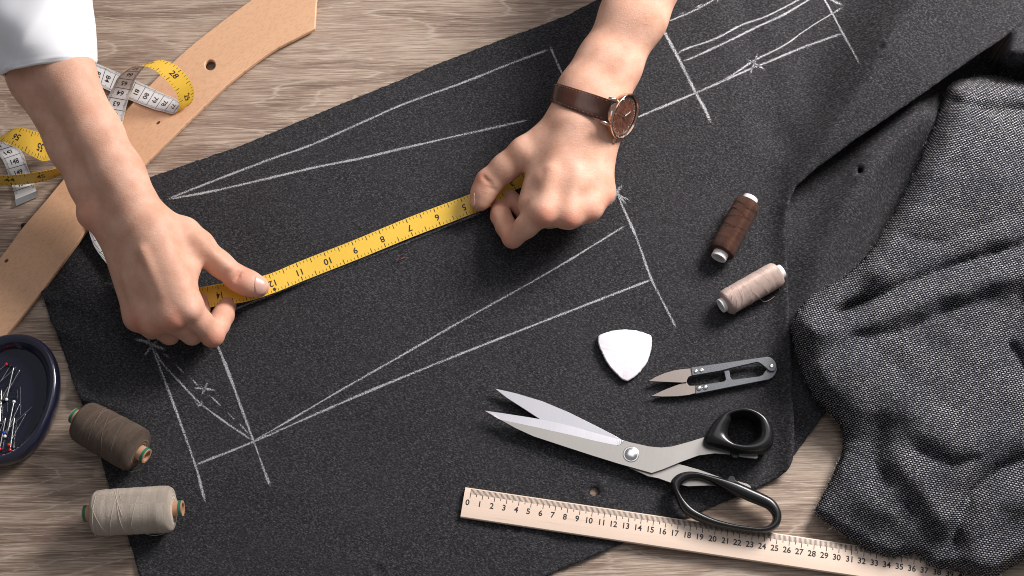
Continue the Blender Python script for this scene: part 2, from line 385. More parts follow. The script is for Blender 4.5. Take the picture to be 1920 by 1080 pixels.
# ------------------------------------------------------------------ the charcoal cloth with the chalk drawing
top_edge = [(1100, -60), (1122, -2), (1060, 30), (1000, 53), (940, 74), (820, 120), (740, 154), (640, 195), (540, 236), (450, 274), (370, 301), (285, 331), (160, 378), (38, 421)]
left_edge = [(42, 440), (60, 490), (78, 548), (90, 585), (108, 630), (125, 676), (140, 722), (160, 775), (180, 826), (195, 880), (205, 915), (222, 960), (240, 1006), (252, 1045), (262, 1082), (280, 1140)]
low_edge = [(880, 1140), (1020, 1081), (1100, 1047), (1175, 1015), (1235, 990), (1290, 968), (1375, 934), (1436, 907), (1460, 895), (1475, 881), (1485, 864), (1490, 843), (1489, 800), (1484, 700), (1480, 600), (1475, 500), (1473, 430), (1477, 388), (1489, 351), (1530, 316), (1600, 264), (1700, 196), (1800, 126), (1880, 71), (1940, 28), (2040, -40), (2040, -70)]
RIDGE = [(1752, -70), (1712, 0), (1660, 90), (1600, 182), (1545, 268), (1508, 325), (1482, 385), (1476, 440), (1478, 600), (1486, 800), (1484, 880)]
RIDGEH = [7.4, 6.8, 5.8, 4.5, 3.2, 2.1, 1.45, 1.1, 1.0, 1.0, .9]
HOLES = [(1114, 921, 7.0), (1612, 320, 5.5)]
def wool_z(x, y):
    d, h, side = dline(x, y, RIDGE, RIDGEH)
    wl = 14+h*11.5
    left = .68*np.exp(-(d/wl)**2)+.32*np.exp(-d/(wl*.6))
    right = 1-.10*np.minimum(d/100, 2.2)
    z = h*CM*np.where(side < 0, right, left)
    z = z+.0030+bumps(x, y, 5, 420, .0012)+bumps(x, y, 6, 150, .00035)
    # puckers along the left cut edge
    dl, tl, _ = dline(x, y, left_edge, list(range(len(left_edge))))
    z += np.exp(-(dl/70)**2)*(.0046*np.sin((y*.86-x*.35)/11.0+np.sin(y/31.0)*1.3)+.0012)*sstep(y, 500, 560)*(1-sstep(y, 720, 900)*.75)
    # soft crease below the chalk cross and a shallow one near the lower edge
    dc, _, _ = dline(x, y, [(1395, 10), (1405, 60), (1425, 150), (1450, 250)]); z += -.0022*np.exp(-(dc/26)**2)+.0018*np.exp(-((dc-48)/28)**2)
    dc, _, _ = dline(x, y, [(1040, 1060), (1075, 990), (1100, 930)]); z += -.0012*np.exp(-(dc/28)**2)
    for hx, hy, r in ((1114, 921, 17), (708, 1068, 15), (1653, 88, 9), (968, 990, 12)):
        dd = np.hypot(x-hx, y-hy); z += -.0022*np.exp(-(dd/(r*.62))**2)+.0011*np.exp(-((dd-r*1.1)/(r*.4))**2)
    return np.maximum(z, .0018)
hole = [(1114+7.5*math.cos(a)*(1+.12*math.sin(3*a)), 922+8*math.sin(a)) for a in np.linspace(0, 2*math.pi, 13)[:-1]]
cloth = sheet('charcoal_cloth', np.array(top_edge+left_edge+low_edge, float), wool_z, 6.5, MT['wool'], holes=[hole], thick=.0014)
tag(cloth, 'large charcoal wool cloth covered in white chalk pattern lines, spread over the wooden table', 'fabric')
# lower layer of cloth under the flap
LR = [(1720, 215), (1645, 300), (1592, 392), (1542, 490), (1514, 600), (1508, 740)]
def under_z(x, y):
    d, h, s = dline(x, y, LR, [3.6, 3.5, 2.9, 1.9, .9, .6])
    z = .0020+h*CM*np.exp(-(d/46)**2)
    hump = sstep(x+.15*(y-100), 1846, 1900)*(1-sstep(y, 95, 150))
    z += hump*.062+bumps(x, y, 9, 200, .0006)
    dd = np.hypot(x-1612, y-320); z += -.003*np.exp(-(dd/7)**2)+.0009*np.exp(-((dd-13)/6)**2)
    dm, hm, sd = dline(x, y, RIDGE, RIDGEH)
    cap = wool_z(np.asarray(x, float), np.asarray(y, float))-.004
    inside = inpoly(np.asarray(x, float), np.asarray(y, float), np.array(top_edge+left_edge+low_edge, float))
    return np.maximum(np.where(inside, np.minimum(z, cap), z), .0015)
hole2 = [(1612+4.5*math.cos(a), 320+5.0*math.sin(a)) for a in np.linspace(0, 2*math.pi, 11)[:-1]]
lower = sheet('charcoal_cloth', np.array([(1452, 400), (1450, 620), (1455, 780), (1462, 862), (1490, 851), (1508, 828), (1530, 798), (1552, 768), (1640, 720), (1800, 500), (2010, 420), (2040, 200), (2040, -70), (1860, -70), (1800, 60), (1650, 190), (1530, 290), (1470, 360)], float), under_z, 6.5, MT['wool'], holes=[hole2], thick=.0014, seed=8)
tag(lower, 'charcoal wool layer with one small round hole, tucked under the folded flap beside the tweed', 'fabric')
def fray(cl, edge, zf, n, mat, name, lmin, lmax, seed, rad=.00011):
    r = np.random.default_rng(seed); e = resample(np.array(edge, float), n); e = e+r.normal(0, 1.2, e.shape); T = np.gradient(e, axis=0); parts = []
    for i in range(1, n-1):
        a = r.uniform(0, 6.28); q = r.uniform(lmin, lmax); p0 = e[i]; d = np.array([math.cos(a), math.sin(a)])
        m_ = p0+d*q*.5+r.normal(0, q*.15, 2); p2 = p0+d*q+r.normal(0, q*.2, 2); z = float(zf(p0[:1], p0[1:])[0])
        pts = [P1(*p0, z+.0002), P1(*m_, z+.0006), P1(*p2, max(.0006, z-.0002))]
        parts.append(tube('', pts, [rad, rad, rad*.5], None, n=3, cap=False, data_only=True))
    V, F = merge(parts); mesh(name, V, F, mat, cl)['kind'] = 'stuff'
fibre = simple('loose_wool_fibre', (.045, .043, .047), .9)
fray(cloth, left_edge[2:14], wool_z, 260, fibre, 'frayed_fibres', 3, 9, 21)
fray(cloth, low_edge[1:7], wool_z, 120, fibre, 'frayed_fibres', 2, 6, 22)
fray(cloth, top_edge[2:12], wool_z, 220, fibre, 'frayed_fibres', 2, 5, 23)
fray(tweed_or_none, [(0, 0)], None, 0, None, '', 0, 0, 0) if False else None
# chalk lines
def chalk(pts, wpx=5.0, smooth=True, seed=[0]):
    seed[0] += 1; r = np.random.default_rng(seed[0])
    p = np.asarray(pts, float)
    if smooth and len(p) > 2: p = smoothloop(p, max(12, int(np.linalg.norm(np.diff(p, axis=0), axis=1).sum()/5)), False)
    L = np.linalg.norm(np.diff(p, axis=0), axis=1).sum(); n = max(6, int(L/2.2)); p = resample(p, n)
    T = np.gradient(p, axis=0); T /= np.linalg.norm(T, axis=1)[:, None]+1e-9; N = np.c_[-T[:, 1], T[:, 0]]
    lowf = np.convolve(r.normal(0, 1, n+40), np.ones(20)/20, 'same')[20:-20]*1.6
    wv = wpx*np.where(wpx < 4.2, .44, .37)*(1+.34*np.clip(lowf, -1, 1))
    ends = np.minimum(np.arange(n), np.arange(n)[::-1]); wv *= np.clip(.35+ends/5.0, 0, 1)
    l = p+N*(wv+r.normal(0, .5, n))[:, None]; q = p-N*(wv+r.normal(0, .35, n))[:, None]
    rows = [p+N*(wv*u)[:, None]+N*r.normal(0, .2, n)[:, None] for u in (-1.5, -.75, 0, .75, 1.5)]
    allp = np.concatenate(rows); W = P(allp[:, 0], allp[:, 1], wool_z(allp[:, 0], allp[:, 1])+.00035)
    F = [(k*n+i, k*n+i+1, (k+1)*n+i+1, (k+1)*n+i) for k in range(4) for i in range(n-1)]
    o = mesh('chalk_line', W, F, MT['chalkdust'], cloth)
    pr_ = np.clip(.85+.22*np.clip(np.convolve(r.normal(0, 1, n+60), np.ones(30)/30, 'same')[30:-30]*3, -1, 1), .4, 1)*np.clip(.3+ends/8.0, 0, 1)
    at = o.data.attributes.new('cover', 'FLOAT', 'POINT'); at.data.foreach_set('value', np.concatenate([pr_*c for c in (0, .72, 1, .72, 0)]))
for pts, wd in [
    ([(313, 374), (370, 351), (500, 301), (580, 273), (640, 247), (700, 220), (760, 194), (870, 154), (950, 122), (1030, 92)], 5),
    ([(313, 374), (400, 358), (500, 335), (590, 314), (680, 296), (760, 277), (860, 254), (990, 225)], 5),
    ([(1030, 83), (1042, 112), (1056, 142), (1070, 175)], 5),
    ([(405, 592), (447, 577), (505, 554), (680, 486), (860, 415), (905, 397)], 5),
    ([(475, 827), (560, 778), (640, 731), (740, 674), (860, 605), (1000, 527), (1080, 480), (1172, 423)], 4.5),
    ([(366, 872), (478, 827), (600, 773), (700, 730), (860, 665), (1000, 610), (1090, 575), (1222, 524)], 5),
    ([(1156, 360), (1170, 393), (1195, 450), (1220, 520), (1245, 570), (1268, 615)], 5.5),
    ([(1144, 343), (1158, 362), (1175, 385)], 6), ([(1167, 346), (1156, 362), (1146, 384)], 7), ([(1145, 361), (1162, 367), (1181, 376)], 4.5),
    ([(272, 622), (284, 650), (293, 672), (330, 770), (366, 872), (376, 908), (385, 943)], 5.5),
    ([(252, 636), (268, 639), (290, 648), (311, 656)], 8), ([(298, 636), (282, 652), (268, 671)], 5.5),
    ([(288, 652), (302, 678), (340, 720), (375, 756), (420, 790), (472, 825)], 4.8),
    ([(366, 752), (372, 760), (379, 756), (376, 750)], 6),
    ([(303, 661), (320, 672)], 4), ([(328, 683), (346, 700)], 3.4), ([(357, 708), (375, 727)], 3.4), ([(392, 740), (417, 764)], 4), ([(425, 772), (443, 790)], 4), ([(447, 792), (470, 818)], 3.2),
    ([(362, 727), (384, 729), (404, 732)], 4), ([(391, 713), (384, 728), (377, 743)], 4), ([(370, 721), (386, 731)], 3.5),
    ([(405, 640), (425, 690), (447, 750), (475, 826), (490, 868), (507, 913)], 6),
    ([(1232, 35), (1243, 55), (1270, 105), (1305, 175), (1320, 201), (1333, 230)], 6.5),
    ([(1190, 222), (1240, 201), (1305, 174), (1360, 150), (1410, 128), (1450, 112), (1500, 91), (1580, 62)], 5),
    ([(1305, 175), (1370, 142), (1415, 113), (1470, 85), (1520, 50), (1583, 12)], 3.2),
    ([(1270, 102), (1285, 92), (1340, 73), (1390, 47), (1440, 29), (1520, -12)], 3.4),
    ([(1280, 115), (1310, 103), (1370, 75), (1420, 50), (1470, 27), (1540, -15)], 4),
    ([(1535, -20), (1560, 24), (1580, 62), (1597, 92), (1614, 123)], 5),
    ([(1545, -10), (1564, 2), (1583, 11)], 4), ([(1250, 41), (1290, 25), (1322, 9), (1360, -14)], 3.2),
    ([(1273, 28), (1286, 22)], 4), ([(1303, 15), (1318, 7)], 4), ([(1343, 8), (1349, -6)], 3.5), ([(1250, 5), (1300, -12)], 3.5),
    ([(1421, 98), (1415, 117), (1406, 141)], 4), ([(1399, 110), (1416, 119), (1436, 132)], 3.6)]:
    chalk(pts, wd)
o = tube('thread_scrap', P(np.array([741, 746, 750, 754, 758]), np.array([487, 485, 486.5, 485, 481.5]), np.full(5, .0042)), .00028, simple('red_lint', (.30, .07, .065), .9), n=5)
tag(o, 'tiny red scrap of thread lying on the charcoal cloth below the yellow tape', 'lint')
# ------------------------------------------------------------------ the tweed
TW = [(2060, 150), (1960, 152), (1900, 146), (1860, 142), (1815, 145), (1785, 154), (1773, 172), (1755, 222), (1728, 290), (1700, 350), (1668, 412), (1640, 458), (1612, 492), (1580, 520), (1545, 540), (1512, 562), (1492, 588), (1484, 615), (1488, 645), (1498, 680), (1512, 718), (1530, 750), (1552, 772), (1572, 795), (1580, 820), (1578, 850), (1566, 880), (1550, 915), (1530, 952), (1530, 964), (1552, 982), (1580, 1001), (1600, 1016), (1622, 1030), (1650, 1040), (1675, 1046), (1696, 1042), (1715, 1040), (1732, 1046), (1740, 1061), (1765, 1067), (1790, 1071), (1825, 1082), (1860, 1084), (1890, 1068), (1920, 1050), (1970, 1020), (2060, 1000)]
TWs = smoothloop(TW, 420)
FLAT = [(1580, 845), (1530, 958), (1600, 1016), (1700, 1046)]
def tweed_z(x, y):
    x = np.asarray(x, float); y = np.asarray(y, float)
    d = np.full(x.shape, 1e9); per = np.asarray(TWs)
    for s in range(0, len(x), 3000): d[s:s+3000] = np.sqrt(np.min((x[s:s+3000, None]-per[None, :, 0])**2+(y[s:s+3000, None]-per[None, :, 1])**2, axis=1))
    df, _, _ = dline(x, y, FLAT)
    body = .036+.022*np.exp(-((x-1860)/160)**2-((y-310)/200)**2)-.016*np.exp(-(df/105)**2)
    def fold(poly, w, a, vals=None):
        dd, v, _ = dline(x, y, poly, vals if vals is not None else [1]*len(poly)); return a*v*(np.exp(-(dd/w)**2) if a > 0 else 1.25*np.exp(-dd/(w*.62)))
    z = body
    z += fold([(1575, 585), (1592, 576), (1640, 556), (1700, 530), (1800, 492), (1940, 450)], 15, -.008, [1.6, 2.2, 1.1, .8, .9, .9])
    z += fold([(1494, 594), (1530, 616), (1580, 620), (1650, 596), (1760, 552), (1940, 505)], 24, .009)
    z += fold([(1700, 310), (1630, 500), (1555, 552)], 45, .008)+fold([(1800, 200), (1752, 300), (1700, 400), (1645, 490)], 42, .012)
    z += fold([(1600, 628), (1690, 622), (1780, 580), (1860, 555)], 20, -.005)
    z += fold([(1515, 640), (1570, 690), (1640, 735), (1740, 800), (1800, 830)], 62, .011)
    z += fold([(1640, 655), (1720, 720), (1790, 770)], 40, -.003)
    z += fold([(1920, 560), (1890, 640), (1930, 700)], 30, -.008)
    z += fold([(1655, 800), (1640, 870), (1660, 900)], 30, -.006)
    z += fold([(1690, 872), (1735, 925), (1765, 972)], 30, .011)
    z += fold([(1720, 845), (1790, 870), (1830, 860)], 22, -.006)
    z += fold([(1940, 852), (1870, 880), (1820, 928), (1794, 985), (1790, 1015)], 24, -.013)
    z += fold([(1940, 930), (1870, 945), (1832, 1000), (1838, 1050)], 40, .011)
    z += fold([(1580, 880), (1620, 930), (1700, 985)], 24, .005)
    z += fold([(1790, 190), (1860, 206), (1940, 204)], 18, -.008)+fold([(1800, 158), (1870, 165), (1940, 170)], 20, .006)
    z += fold([(1680, 440), (1760, 455), (1900, 400)], 36, -.004)+bumps(x, y, 12, 120, .0013)+bumps(x, y, 13, 55, .0005)
    z = .010+np.logaddexp((z-.010)*260, 0)/260
    z = np.where(y > 0, z, z)
    wd = np.where(y > 830, 26, 44+14*(1-sstep(y, 430, 570))); t = np.clip(d/wd, 0, 1)
    prof = np.sqrt(np.maximum(0, 1-(1-t)**2))
    base = .0045+.004*sstep(x, 1640, 1740)*sstep(y, 960, 1040)
    base = np.where(y < 800, .008, base)
    return base+(np.maximum(z, base)-base)*prof
def tweed_uv(W):
    return np.c_[W[:, 0]+.35*W[:, 2], W[:, 1]+.35*W[:, 2]]
tweed = sheet('tweed_cloth', TWs, tweed_z, 6.0, MT['tweed'], thick=.002, uvf=tweed_uv, jitter=1.2, seed=5)
tag(tweed, 'bunched navy and ivory tweed cloth heaped in folds over the end of the straight ruler', 'fabric')
o = tube('loose_thread', P(*smoothloop([(1812, 1050), (1802, 1040), (1800, 1052), (1808, 1060), (1812, 1050), (1806, 1046), (1815, 1062), (1845, 1068)], 40, False).T, np.full(41, .030))[:40], .00022, MT['whitepaint'], n=5) if False else None

ivory = simple('ivory_wool_fibre', (.42, .41, .40), .9); navyf = simple('navy_wool_fibre', (.02, .02, .03), .9)
for k_, mt_ in ((31, ivory), (32, navyf)): fray(tweed, TW[25:44], tweed_z, 220, mt_, 'frayed_fibres', 2, 8, k_, .00012)
for k_, mt_ in ((33, ivory), (34, navyf)): fray(tweed, TW[2:25], tweed_z, 170, mt_, 'wool_fuzz', 2, 5, k_, .0001)
# ------------------------------------------------------------------ lettering
_glyph = {}
def glyphs(strings):
    objs = []
    for s in strings:
        if s in _glyph: continue
        c = bpy.data.curves.new('t', 'FONT'); c.body = s; c.align_x = 'CENTER'; c.align_y = 'CENTER'; c.size = 1.0; c.offset = .018; c.resolution_u = 3
        o = bpy.data.objects.new('t', c); COL.objects.link(o); objs.append((s, o, c))
    bpy.context.view_layer.update(); dg = bpy.context.evaluated_depsgraph_get()
    for s, o, c in objs:
        me = bpy.data.meshes.new_from_object(o.evaluated_get(dg))
        V = np.array([v.co[:2] for v in me.vertices]); F = [tuple(p.vertices) for p in me.polygons]
        V -= (V.max(0)+V.min(0))/2; _glyph[s] = (V, F)
        bpy.data.meshes.remove(me)
    for s, o, c in objs: bpy.data.objects.remove(o); bpy.data.curves.remove(c)
def rect2(x0, y0, x1, y1): return np.array([(x0, y0), (x1, y0), (x1, y1), (x0, y1)]), [(0, 1, 2, 3)]
# ------------------------------------------------------------------ straight wooden ruler
glyphs([str(i) for i in range(0, 61)])
RZ = .0078; RT = .0036
ra = P1(884.0, 917.0, RZ); rb = P1(1574.0, 1019.2, RZ)          # 0 and 30 cm on the scale's upper edge
ux = (rb-ra); sc_cm = np.linalg.norm(ux)/30; ux /= np.linalg.norm(ux); uy = np.array([-ux[1], ux[0], 0])
def rp(a, b, z=RZ): return ra+ux*(a*sc_cm)+uy*(b*sc_cm)+np.array([0, 0, z-RZ])
ruler = thing('straight_ruler', 'straight pale wooden centimetre ruler with black numerals, below the black handled scissors', 'ruler', rp(0, -1.2, RZ-RT))
W0 = 2.42
prof = [(.10, 0), (.02, -.05), (-.14, -.05)]
def ruler_mesh():
    xs = np.linspace(-.52, 43.0, 60); V = []; n = 8
    sec = [(.13, RZ-RT+.0002), (.13, RZ-.0022), (.10, RZ-.0016), (-.35, RZ), (-W0+.06, RZ), (-W0, RZ-.0006), (-W0, RZ-RT+.0006), (-W0+.06, RZ-RT)]
    for i, x in enumerate(xs):
        for b, z in sec: V.append(rp(x, b, z))
    F = [(i*n+k, i*n+(k+1) % n, (i+1)*n+(k+1) % n, (i+1)*n+k) for i in range(len(xs)-1) for k in range(n)]
    F += [tuple(range(n)), tuple((len(xs)-1)*n+k for k in range(n))[::-1]]
    F = [f[::-1] for f in F]
    return V, F
V, F = ruler_mesh(); b_ = mesh('blade', V, F, MT['maple'], ruler, sharp=30)
def rz(b): return RZ-.0016*max(0, (b+.35)/.45)
parts = []
for k in range(0, 421):
    cmk = k % 10 == 0; half = k % 5 == 0
    L = .78 if cmk else (.60 if half else .42); wd = .052 if half else .042
    a = k/10; y0 = .03; v = [rp(a-wd/2-.0, y0, rz(y0)+.00012), rp(a+wd/2, y0, rz(y0)+.00012), rp(a+wd/2, -.35, RZ+.00012), rp(a-wd/2, -.35, RZ+.00012)]
    v2 = [v[3], v[2], rp(a+wd/2, -L, RZ+.00012), rp(a-wd/2, -L, RZ+.00012)]
    parts.append((v, [(0, 3, 2, 1)])); parts.append((v2, [(0, 3, 2, 1)]))
V, F = merge(parts); mesh('scale_marks', V, F, MT['ink'], ruler, smooth=False)['kind'] = 'stuff'
for i in range(0, 42):
    g, f = _glyph[str(i)]
    mesh('numeral', [rp(i-.14+x*.66, -1.13+y*.66, RZ+.00013) for x, y in g], f, MT['ink'], ruler, smooth=False)
# ------------------------------------------------------------------ curved beech ruler
lt = [(-90, 590), (0, 483), (39, 430), (83, 378), (130, 322), (200, 245), (268, 172), (342, 99), (405, 48), (470, 0), (560, -62)]
rt = [(612, -62), (594, 0), (591, 53), (548, 75), (506, 98), (428, 157), (350, 231), (310, 270), (268, 312), (220, 364), (166, 427), (78, 546), (0, 641), (-60, 712)]
ol = np.r_[smoothloop(lt, 60, False), np.array(rt[:3]), smoothloop(rt[2:], 60, False)[1:]]
hl = [(394+9.5*math.cos(a), 121.5+9.8*math.sin(a)) for a in np.linspace(0, 2*math.pi, 29)[:-1]]
CZ = .0080
curve = plate('curved_ruler', ol, CZ, .0046, MT['beech'], None, [hl], .0009, loc=P1(394, 150, CZ-.0046))
tag(curve, 'long curved beech wood ruler with a round hole, lying at the upper left', 'ruler')
for (kx, ky, a, b) in ((297, 230, 4.5, 2.2), (12, 489, 4.5, 2.6)):
    k = [P1(kx+a*math.cos(t)*.8+b*math.sin(t)*.6, ky-a*math.cos(t)*.6+b*math.sin(t)*.8, CZ+.00012) for t in np.linspace(0, 2*math.pi, 15)[:-1]]
    mesh('knot', k, [tuple(range(14))[::-1]], MT['knot'], curve, smooth=False)
# ------------------------------------------------------------------ tape measure: one long band given by its two edges
def zc(x, y): return (170+x/6.75, 90+y/6.75)
TAPE = [  # cm, edge L (px,py,z cm), edge R
    (1.0, (1050, 305, 1.0), (1062, 327, 1.0)), (5.08, (1003, 320, 1.1), (1017, 342, 1.1)), (7.62, (952, 335, 1.2), (968, 355, 1.2)), (10.16, (910, 353, 1.25), (923, 385.5, 1.2)), (12.7, (863.3, 371, 1.15), (876.7, 404.4, 1.1)),
    (17.78, (760.7, 410, .9), (774.4, 444, .85)), (22.86, (658.9, 452.2, .9), (672.7, 485.6, .85)), (27.94, (555, 492.9, 1.0), (568, 527, .95)), (30.48, (503.8, 514, 1.2), (517, 548, 1.15)),
    (33.0, (452, 526, 1.35), (464, 565, 1.3)), (35.56, (408, 533, 1.4), (414, 572.5, 1.4)), (38.1, (369, 540, 1.4), (371, 580, 1.4)), (41.4, (305, 546, 1.3), (302, 580, 1.2)), (44.0, (245, 545, .6), (255, 541, 2.3)),
    (46.0, (203, 498, .8), (234, 478, 1.0)), (47.5, (178, 464, .8), (213, 446, .9)), (49.0, (166.5, 432, 1.0), (204, 424, 1.0)), (52, (160, 370, 1.1), (198, 372, 1.1)), (56, (170, 312, 1.1), (208, 318, 1.1))]
for cm_, l, r, zl, zr in [(58.5, (130, 1250), (372, 1290), 1.1, 1.1), (60, (145, 1010), (390, 1050), 1.1, 1.1), (62, (183, 758), (437, 803), 1.1, 1.1), (63, (222, 620), (472, 665), 1.2, 1.2), (64, (285, 490), (520, 530), 1.5, 1.5), (65, (340, 378), (560, 408), 2.2, 2.2), (66, (436, 292), (630, 300), 3.0, 3.0),
        (67.2, (540, 236), (688, 232), 3.7, 3.7), (68.3, (640, 228), (752, 186), 4.2, 4.2), (69, (722, 242), (868, 152), 4.3, 4.3), (69.85, (820, 290), (985, 172), 4.3, 4.3), (71.12, (950, 403), (1150, 275), 3.9, 3.9), (72.4, (1068, 545), (1258, 415), 3.1, 3.1), (73.66, (1117, 690), (1310, 560), 2.1, 2.1),
        (74.7, (1117, 765), (1275, 690), 1.5, 1.4), (75.5, (1085, 815), (1190, 745), 1.15, 1.1), (76.2, (1020, 832), (1118, 680), 1.0, 1.0), (77, (930, 808), (1060, 635), .95, .95), (78, (810, 780), (942, 588), .95, .95), (79, (695, 737), (825, 533), .95, .95), (80, (580, 692), (707, 476), .9, .9),
        (81, (472, 650), (580, 418), .7, .8), (82, (355, 600), (455, 362), .5, .6), (83, (232, 540), (330, 305), .35, .35), (84, (118, 490), (196, 248), .25, .25), (85, (0, 440), (70, 195), .25, .25)]:
    TAPE.append((cm_, (*zc(*l), zl), (*zc(*r), zr)))
TAPE += [(88, (100, 130, .25), (108, 92, .25)), (93, (-10, 110, .25), (-16, 72, .25)), (99, (-105, 165, .25), (-140, 140, .6)), (104, (-130, 270, .3), (-150, 262, 2.0)), (108, (-88, 336, .4), (-92, 318, 2.1)), (111.76, (22, 346.5, .45), (14, 328.5, 2.1)), (114.3, (81, 340, .45), (72, 322, 2.1)),
    (116.6, (121, 325, .45), (112, 313, 2.1)), (120, (172, 290, .5), (160, 284, 2.1)), (125, (190, 240, .6), (172, 245, 2.2)), (129, (165, 215, 1.6), (150, 240, 1.9)), (134, (128, 238, 2.2), (112, 283, 2.1)), (137, (108, 256, 2.4), (92, 300, 2.1)), (139.7, (82, 252, 2.6), (70, 298, 2.3)), (141, (62, 245, 2.8), (46, 285, 2.6)), (142.24, (41, 239.5, 2.9), (21, 272, 2.8)), (143.6, (22, 243, 2.8), (0, 265, 2.8)), (144.8, (3, 258, 2.2), (-22, 272, 2.2)),
    (145.5, (8, 266, 1.4), (-24, 282, 1.5)), (146.2, (30, 276, .6), (-8, 286, .7)), (147, (41.7, 286, .35), (4, 299, .35)), (148, (50, 307.5, .2), (12.5, 318, .2)), (149, (57, 327, .2), (19.5, 339, .2)), (150, (64, 346, .2), (26, 359.5, .2)), (151.6, (71, 368, .2), (31, 386, .2))]
TC = np.array([t[0] for t in TAPE]); TL = np.array([P1(t[1][0], t[1][1], t[1][2]*CM) for t in TAPE]); TR = np.array([P1(t[2][0], t[2][1], t[2][2]*CM) for t in TAPE])
def hermite(xs, ys, x):
    d = np.diff(xs); s = np.diff(ys, axis=0)/d[:, None]; m = np.zeros_like(ys); m[0] = s[0]; m[-1] = s[-1]
    m[1:-1] = (s[:-1]*d[1:, None]+s[1:]*d[:-1, None])/(d[1:]+d[:-1])[:, None]
    x = np.clip(np.asarray(x, float), xs[0], xs[-1]); i = np.clip(np.searchsorted(xs, x, 'right')-1, 0, len(xs)-2); t = ((x-xs[i])/d[i])[:, None]; h = d[i][:, None]
    return (2*t**3-3*t**2+1)*ys[i]+(t**3-2*t**2+t)*h*m[i]+(-2*t**3+3*t**2)*ys[i+1]+(t**3-t**2)*h*m[i+1]
def band(s, v, off):
    """s cm along, v 0..1 from edge L to edge R, off metres towards the white side"""
    s = np.asarray(s, float); v = np.asarray(v, float); e = .05
    L, R = hermite(TC, TL, s), hermite(TC, TR, s)
    d = (hermite(TC, TL, s+e)+hermite(TC, TR, s+e)-hermite(TC, TL, s-e)-hermite(TC, TR, s-e))
    n = np.cross(R-L, d); n /= np.linalg.norm(n, axis=1)[:, None]+1e-12
    return L+(R-L)*v[:, None]+n*np.asarray(off, float).reshape(-1, 1)
tape = thing('tape_measure', 'yellow and white tape measure held straight between both hands and looping behind one arm', 'tape measure', P1(690, 470, 0))
ss = np.arange(1.0, 151.3, .16); ns = len(ss); h = .00018
V = np.concatenate([band(ss, np.full(ns, v), np.full(ns, o)) for v, o in ((0, h), (.5, h), (1, h), (0, -h), (.5, -h), (1, -h))])
F, FM = [], []
for i in range(ns-1):
    for a, b in ((0, 1), (1, 2)): F.append((a*ns+i, b*ns+i, b*ns+i+1, a*ns+i+1)); FM.append(1)
    for a, b in ((3, 4), (4, 5)): F.append((a*ns+i, a*ns+i+1, b*ns+i+1, b*ns+i)); FM.append(0)
    F.append((0*ns+i, 0*ns+i+1, 3*ns+i+1, 3*ns+i)); FM.append(0); F.append((2*ns+i, 5*ns+i, 5*ns+i+1, 2*ns+i+1)); FM.append(0)
mesh('band', V, F, [MT['yellow'], MT['white']], tape, fm=FM, sharp=50)
HY = -h-.00010; HW = h+.00010; TWD = 1.75
def band_rect(s0, s1, v0, v1, off):
    n = max(2, int(abs(v1-v0)*8)); m = max(2, int((s1-s0)/.2)+1)
    S, Vv = np.meshgrid(np.linspace(s0, s1, m), np.linspace(v0, v1, n)); V = band(S.ravel(), Vv.ravel(), np.full(S.size, off))
    return V, [(j*m+i, j*m+i+1, (j+1)*m+i+1, (j+1)*m+i) for j in range(n-1) for i in range(m-1)]
yel, whi = [], []
for k in range(8, 471):
    s = k*2.54/8
    if not (6 < s < 40 or 66.5 < s < 75.8 or 110 < s < 117 or 137 < s < 145): continue
    if k % 8 == 0: a, wd = .24, .065
    elif k % 4 == 0: a, wd = .27, .055
    else: a, wd = .16, .035
    star = k == 96
    for v0, v1 in ((.03, a), (1-a, .97)):
        yel.append(band_rect(s-wd/2, s+wd/2, v0, v1, HY))
    if k % 8 == 0:
        g, f = _glyph[str(k//8)]; sz = .78; x = s+g[:, 0]*sz*1.0; v = .53+g[:, 1]*sz/TWD
        yel.append((band(x, v, np.full(len(x), HY)), f))
for a in range(0, 180, 30):      # the star printed at twelve inches
    c, s_ = math.cos(math.radians(a)), math.sin(math.radians(a)); q = [(-.16*c-.02*s_, -.16*s_+.02*c), (.16*c-.02*s_, .16*s_+.02*c), (.16*c+.02*s_, .16*s_-.02*c), (-.16*c+.02*s_, -.16*s_-.02*c)]
    yel.append((band([30.48+p[0] for p in q], [.84+p[1]/TWD for p in q], np.full(4, HY-.00004)), [(0, 1, 2, 3)]))
for k in range(440, 1513):
    s = k/10
    if not (45 < s < 51 or 56 < s < 68.5 or 74.5 < s < 88 or 145 < s < 150.4): continue
    if k % 10 == 0:
        whi.append(band_rect(s-.025, s+.025, .02, .98, HW))
        g, f = _glyph.get(str(k//10), (None, None))
    else:
        a = .19 if k % 5 == 0 else .14
        for v0, v1 in ((.02, a), (1-a, .98)): whi.append(band_rect(s-.014, s+.014, v0, v1, HW))
need = [str(i) for i in list(range(46, 52))+list(range(57, 69))+list(range(75, 89))+list(range(145, 151))]; glyphs(need)
for t in need:
    g, f = _glyph[t]; sz = .62 if len(t) < 3 else .60
    s = int(t)-.48-g[:, 1]*sz; v = .5-g[:, 0]*sz*(1.0 if len(t) < 3 else .86)/TWD
    whi.append((band(s, v, np.full(len(s), HW)), f))
V, F = merge(yel); _o = mesh('inch_markings', V, F, MT['ink'], tape, smooth=False)
_o['kind'] = 'stuff'; V, F = merge(whi); mesh('centimetre_markings', V, F, MT['ink'], tape, smooth=False)['kind'] = 'stuff'
tp = []
for o_ in (.0006, -.0005):
    tp.append(band([150.9, 150.9, 151.6, 151.6], [-.02, 1.02, 1.02, -.02], np.full(4, o_)))
mesh('end_tip', np.concatenate(tp), [(0, 1, 2, 3), (7, 6, 5, 4), (0, 4, 5, 1), (1, 5, 6, 2), (2, 6, 7, 3), (3, 7, 4, 0)], MT['rivet'], tape, smooth=False)
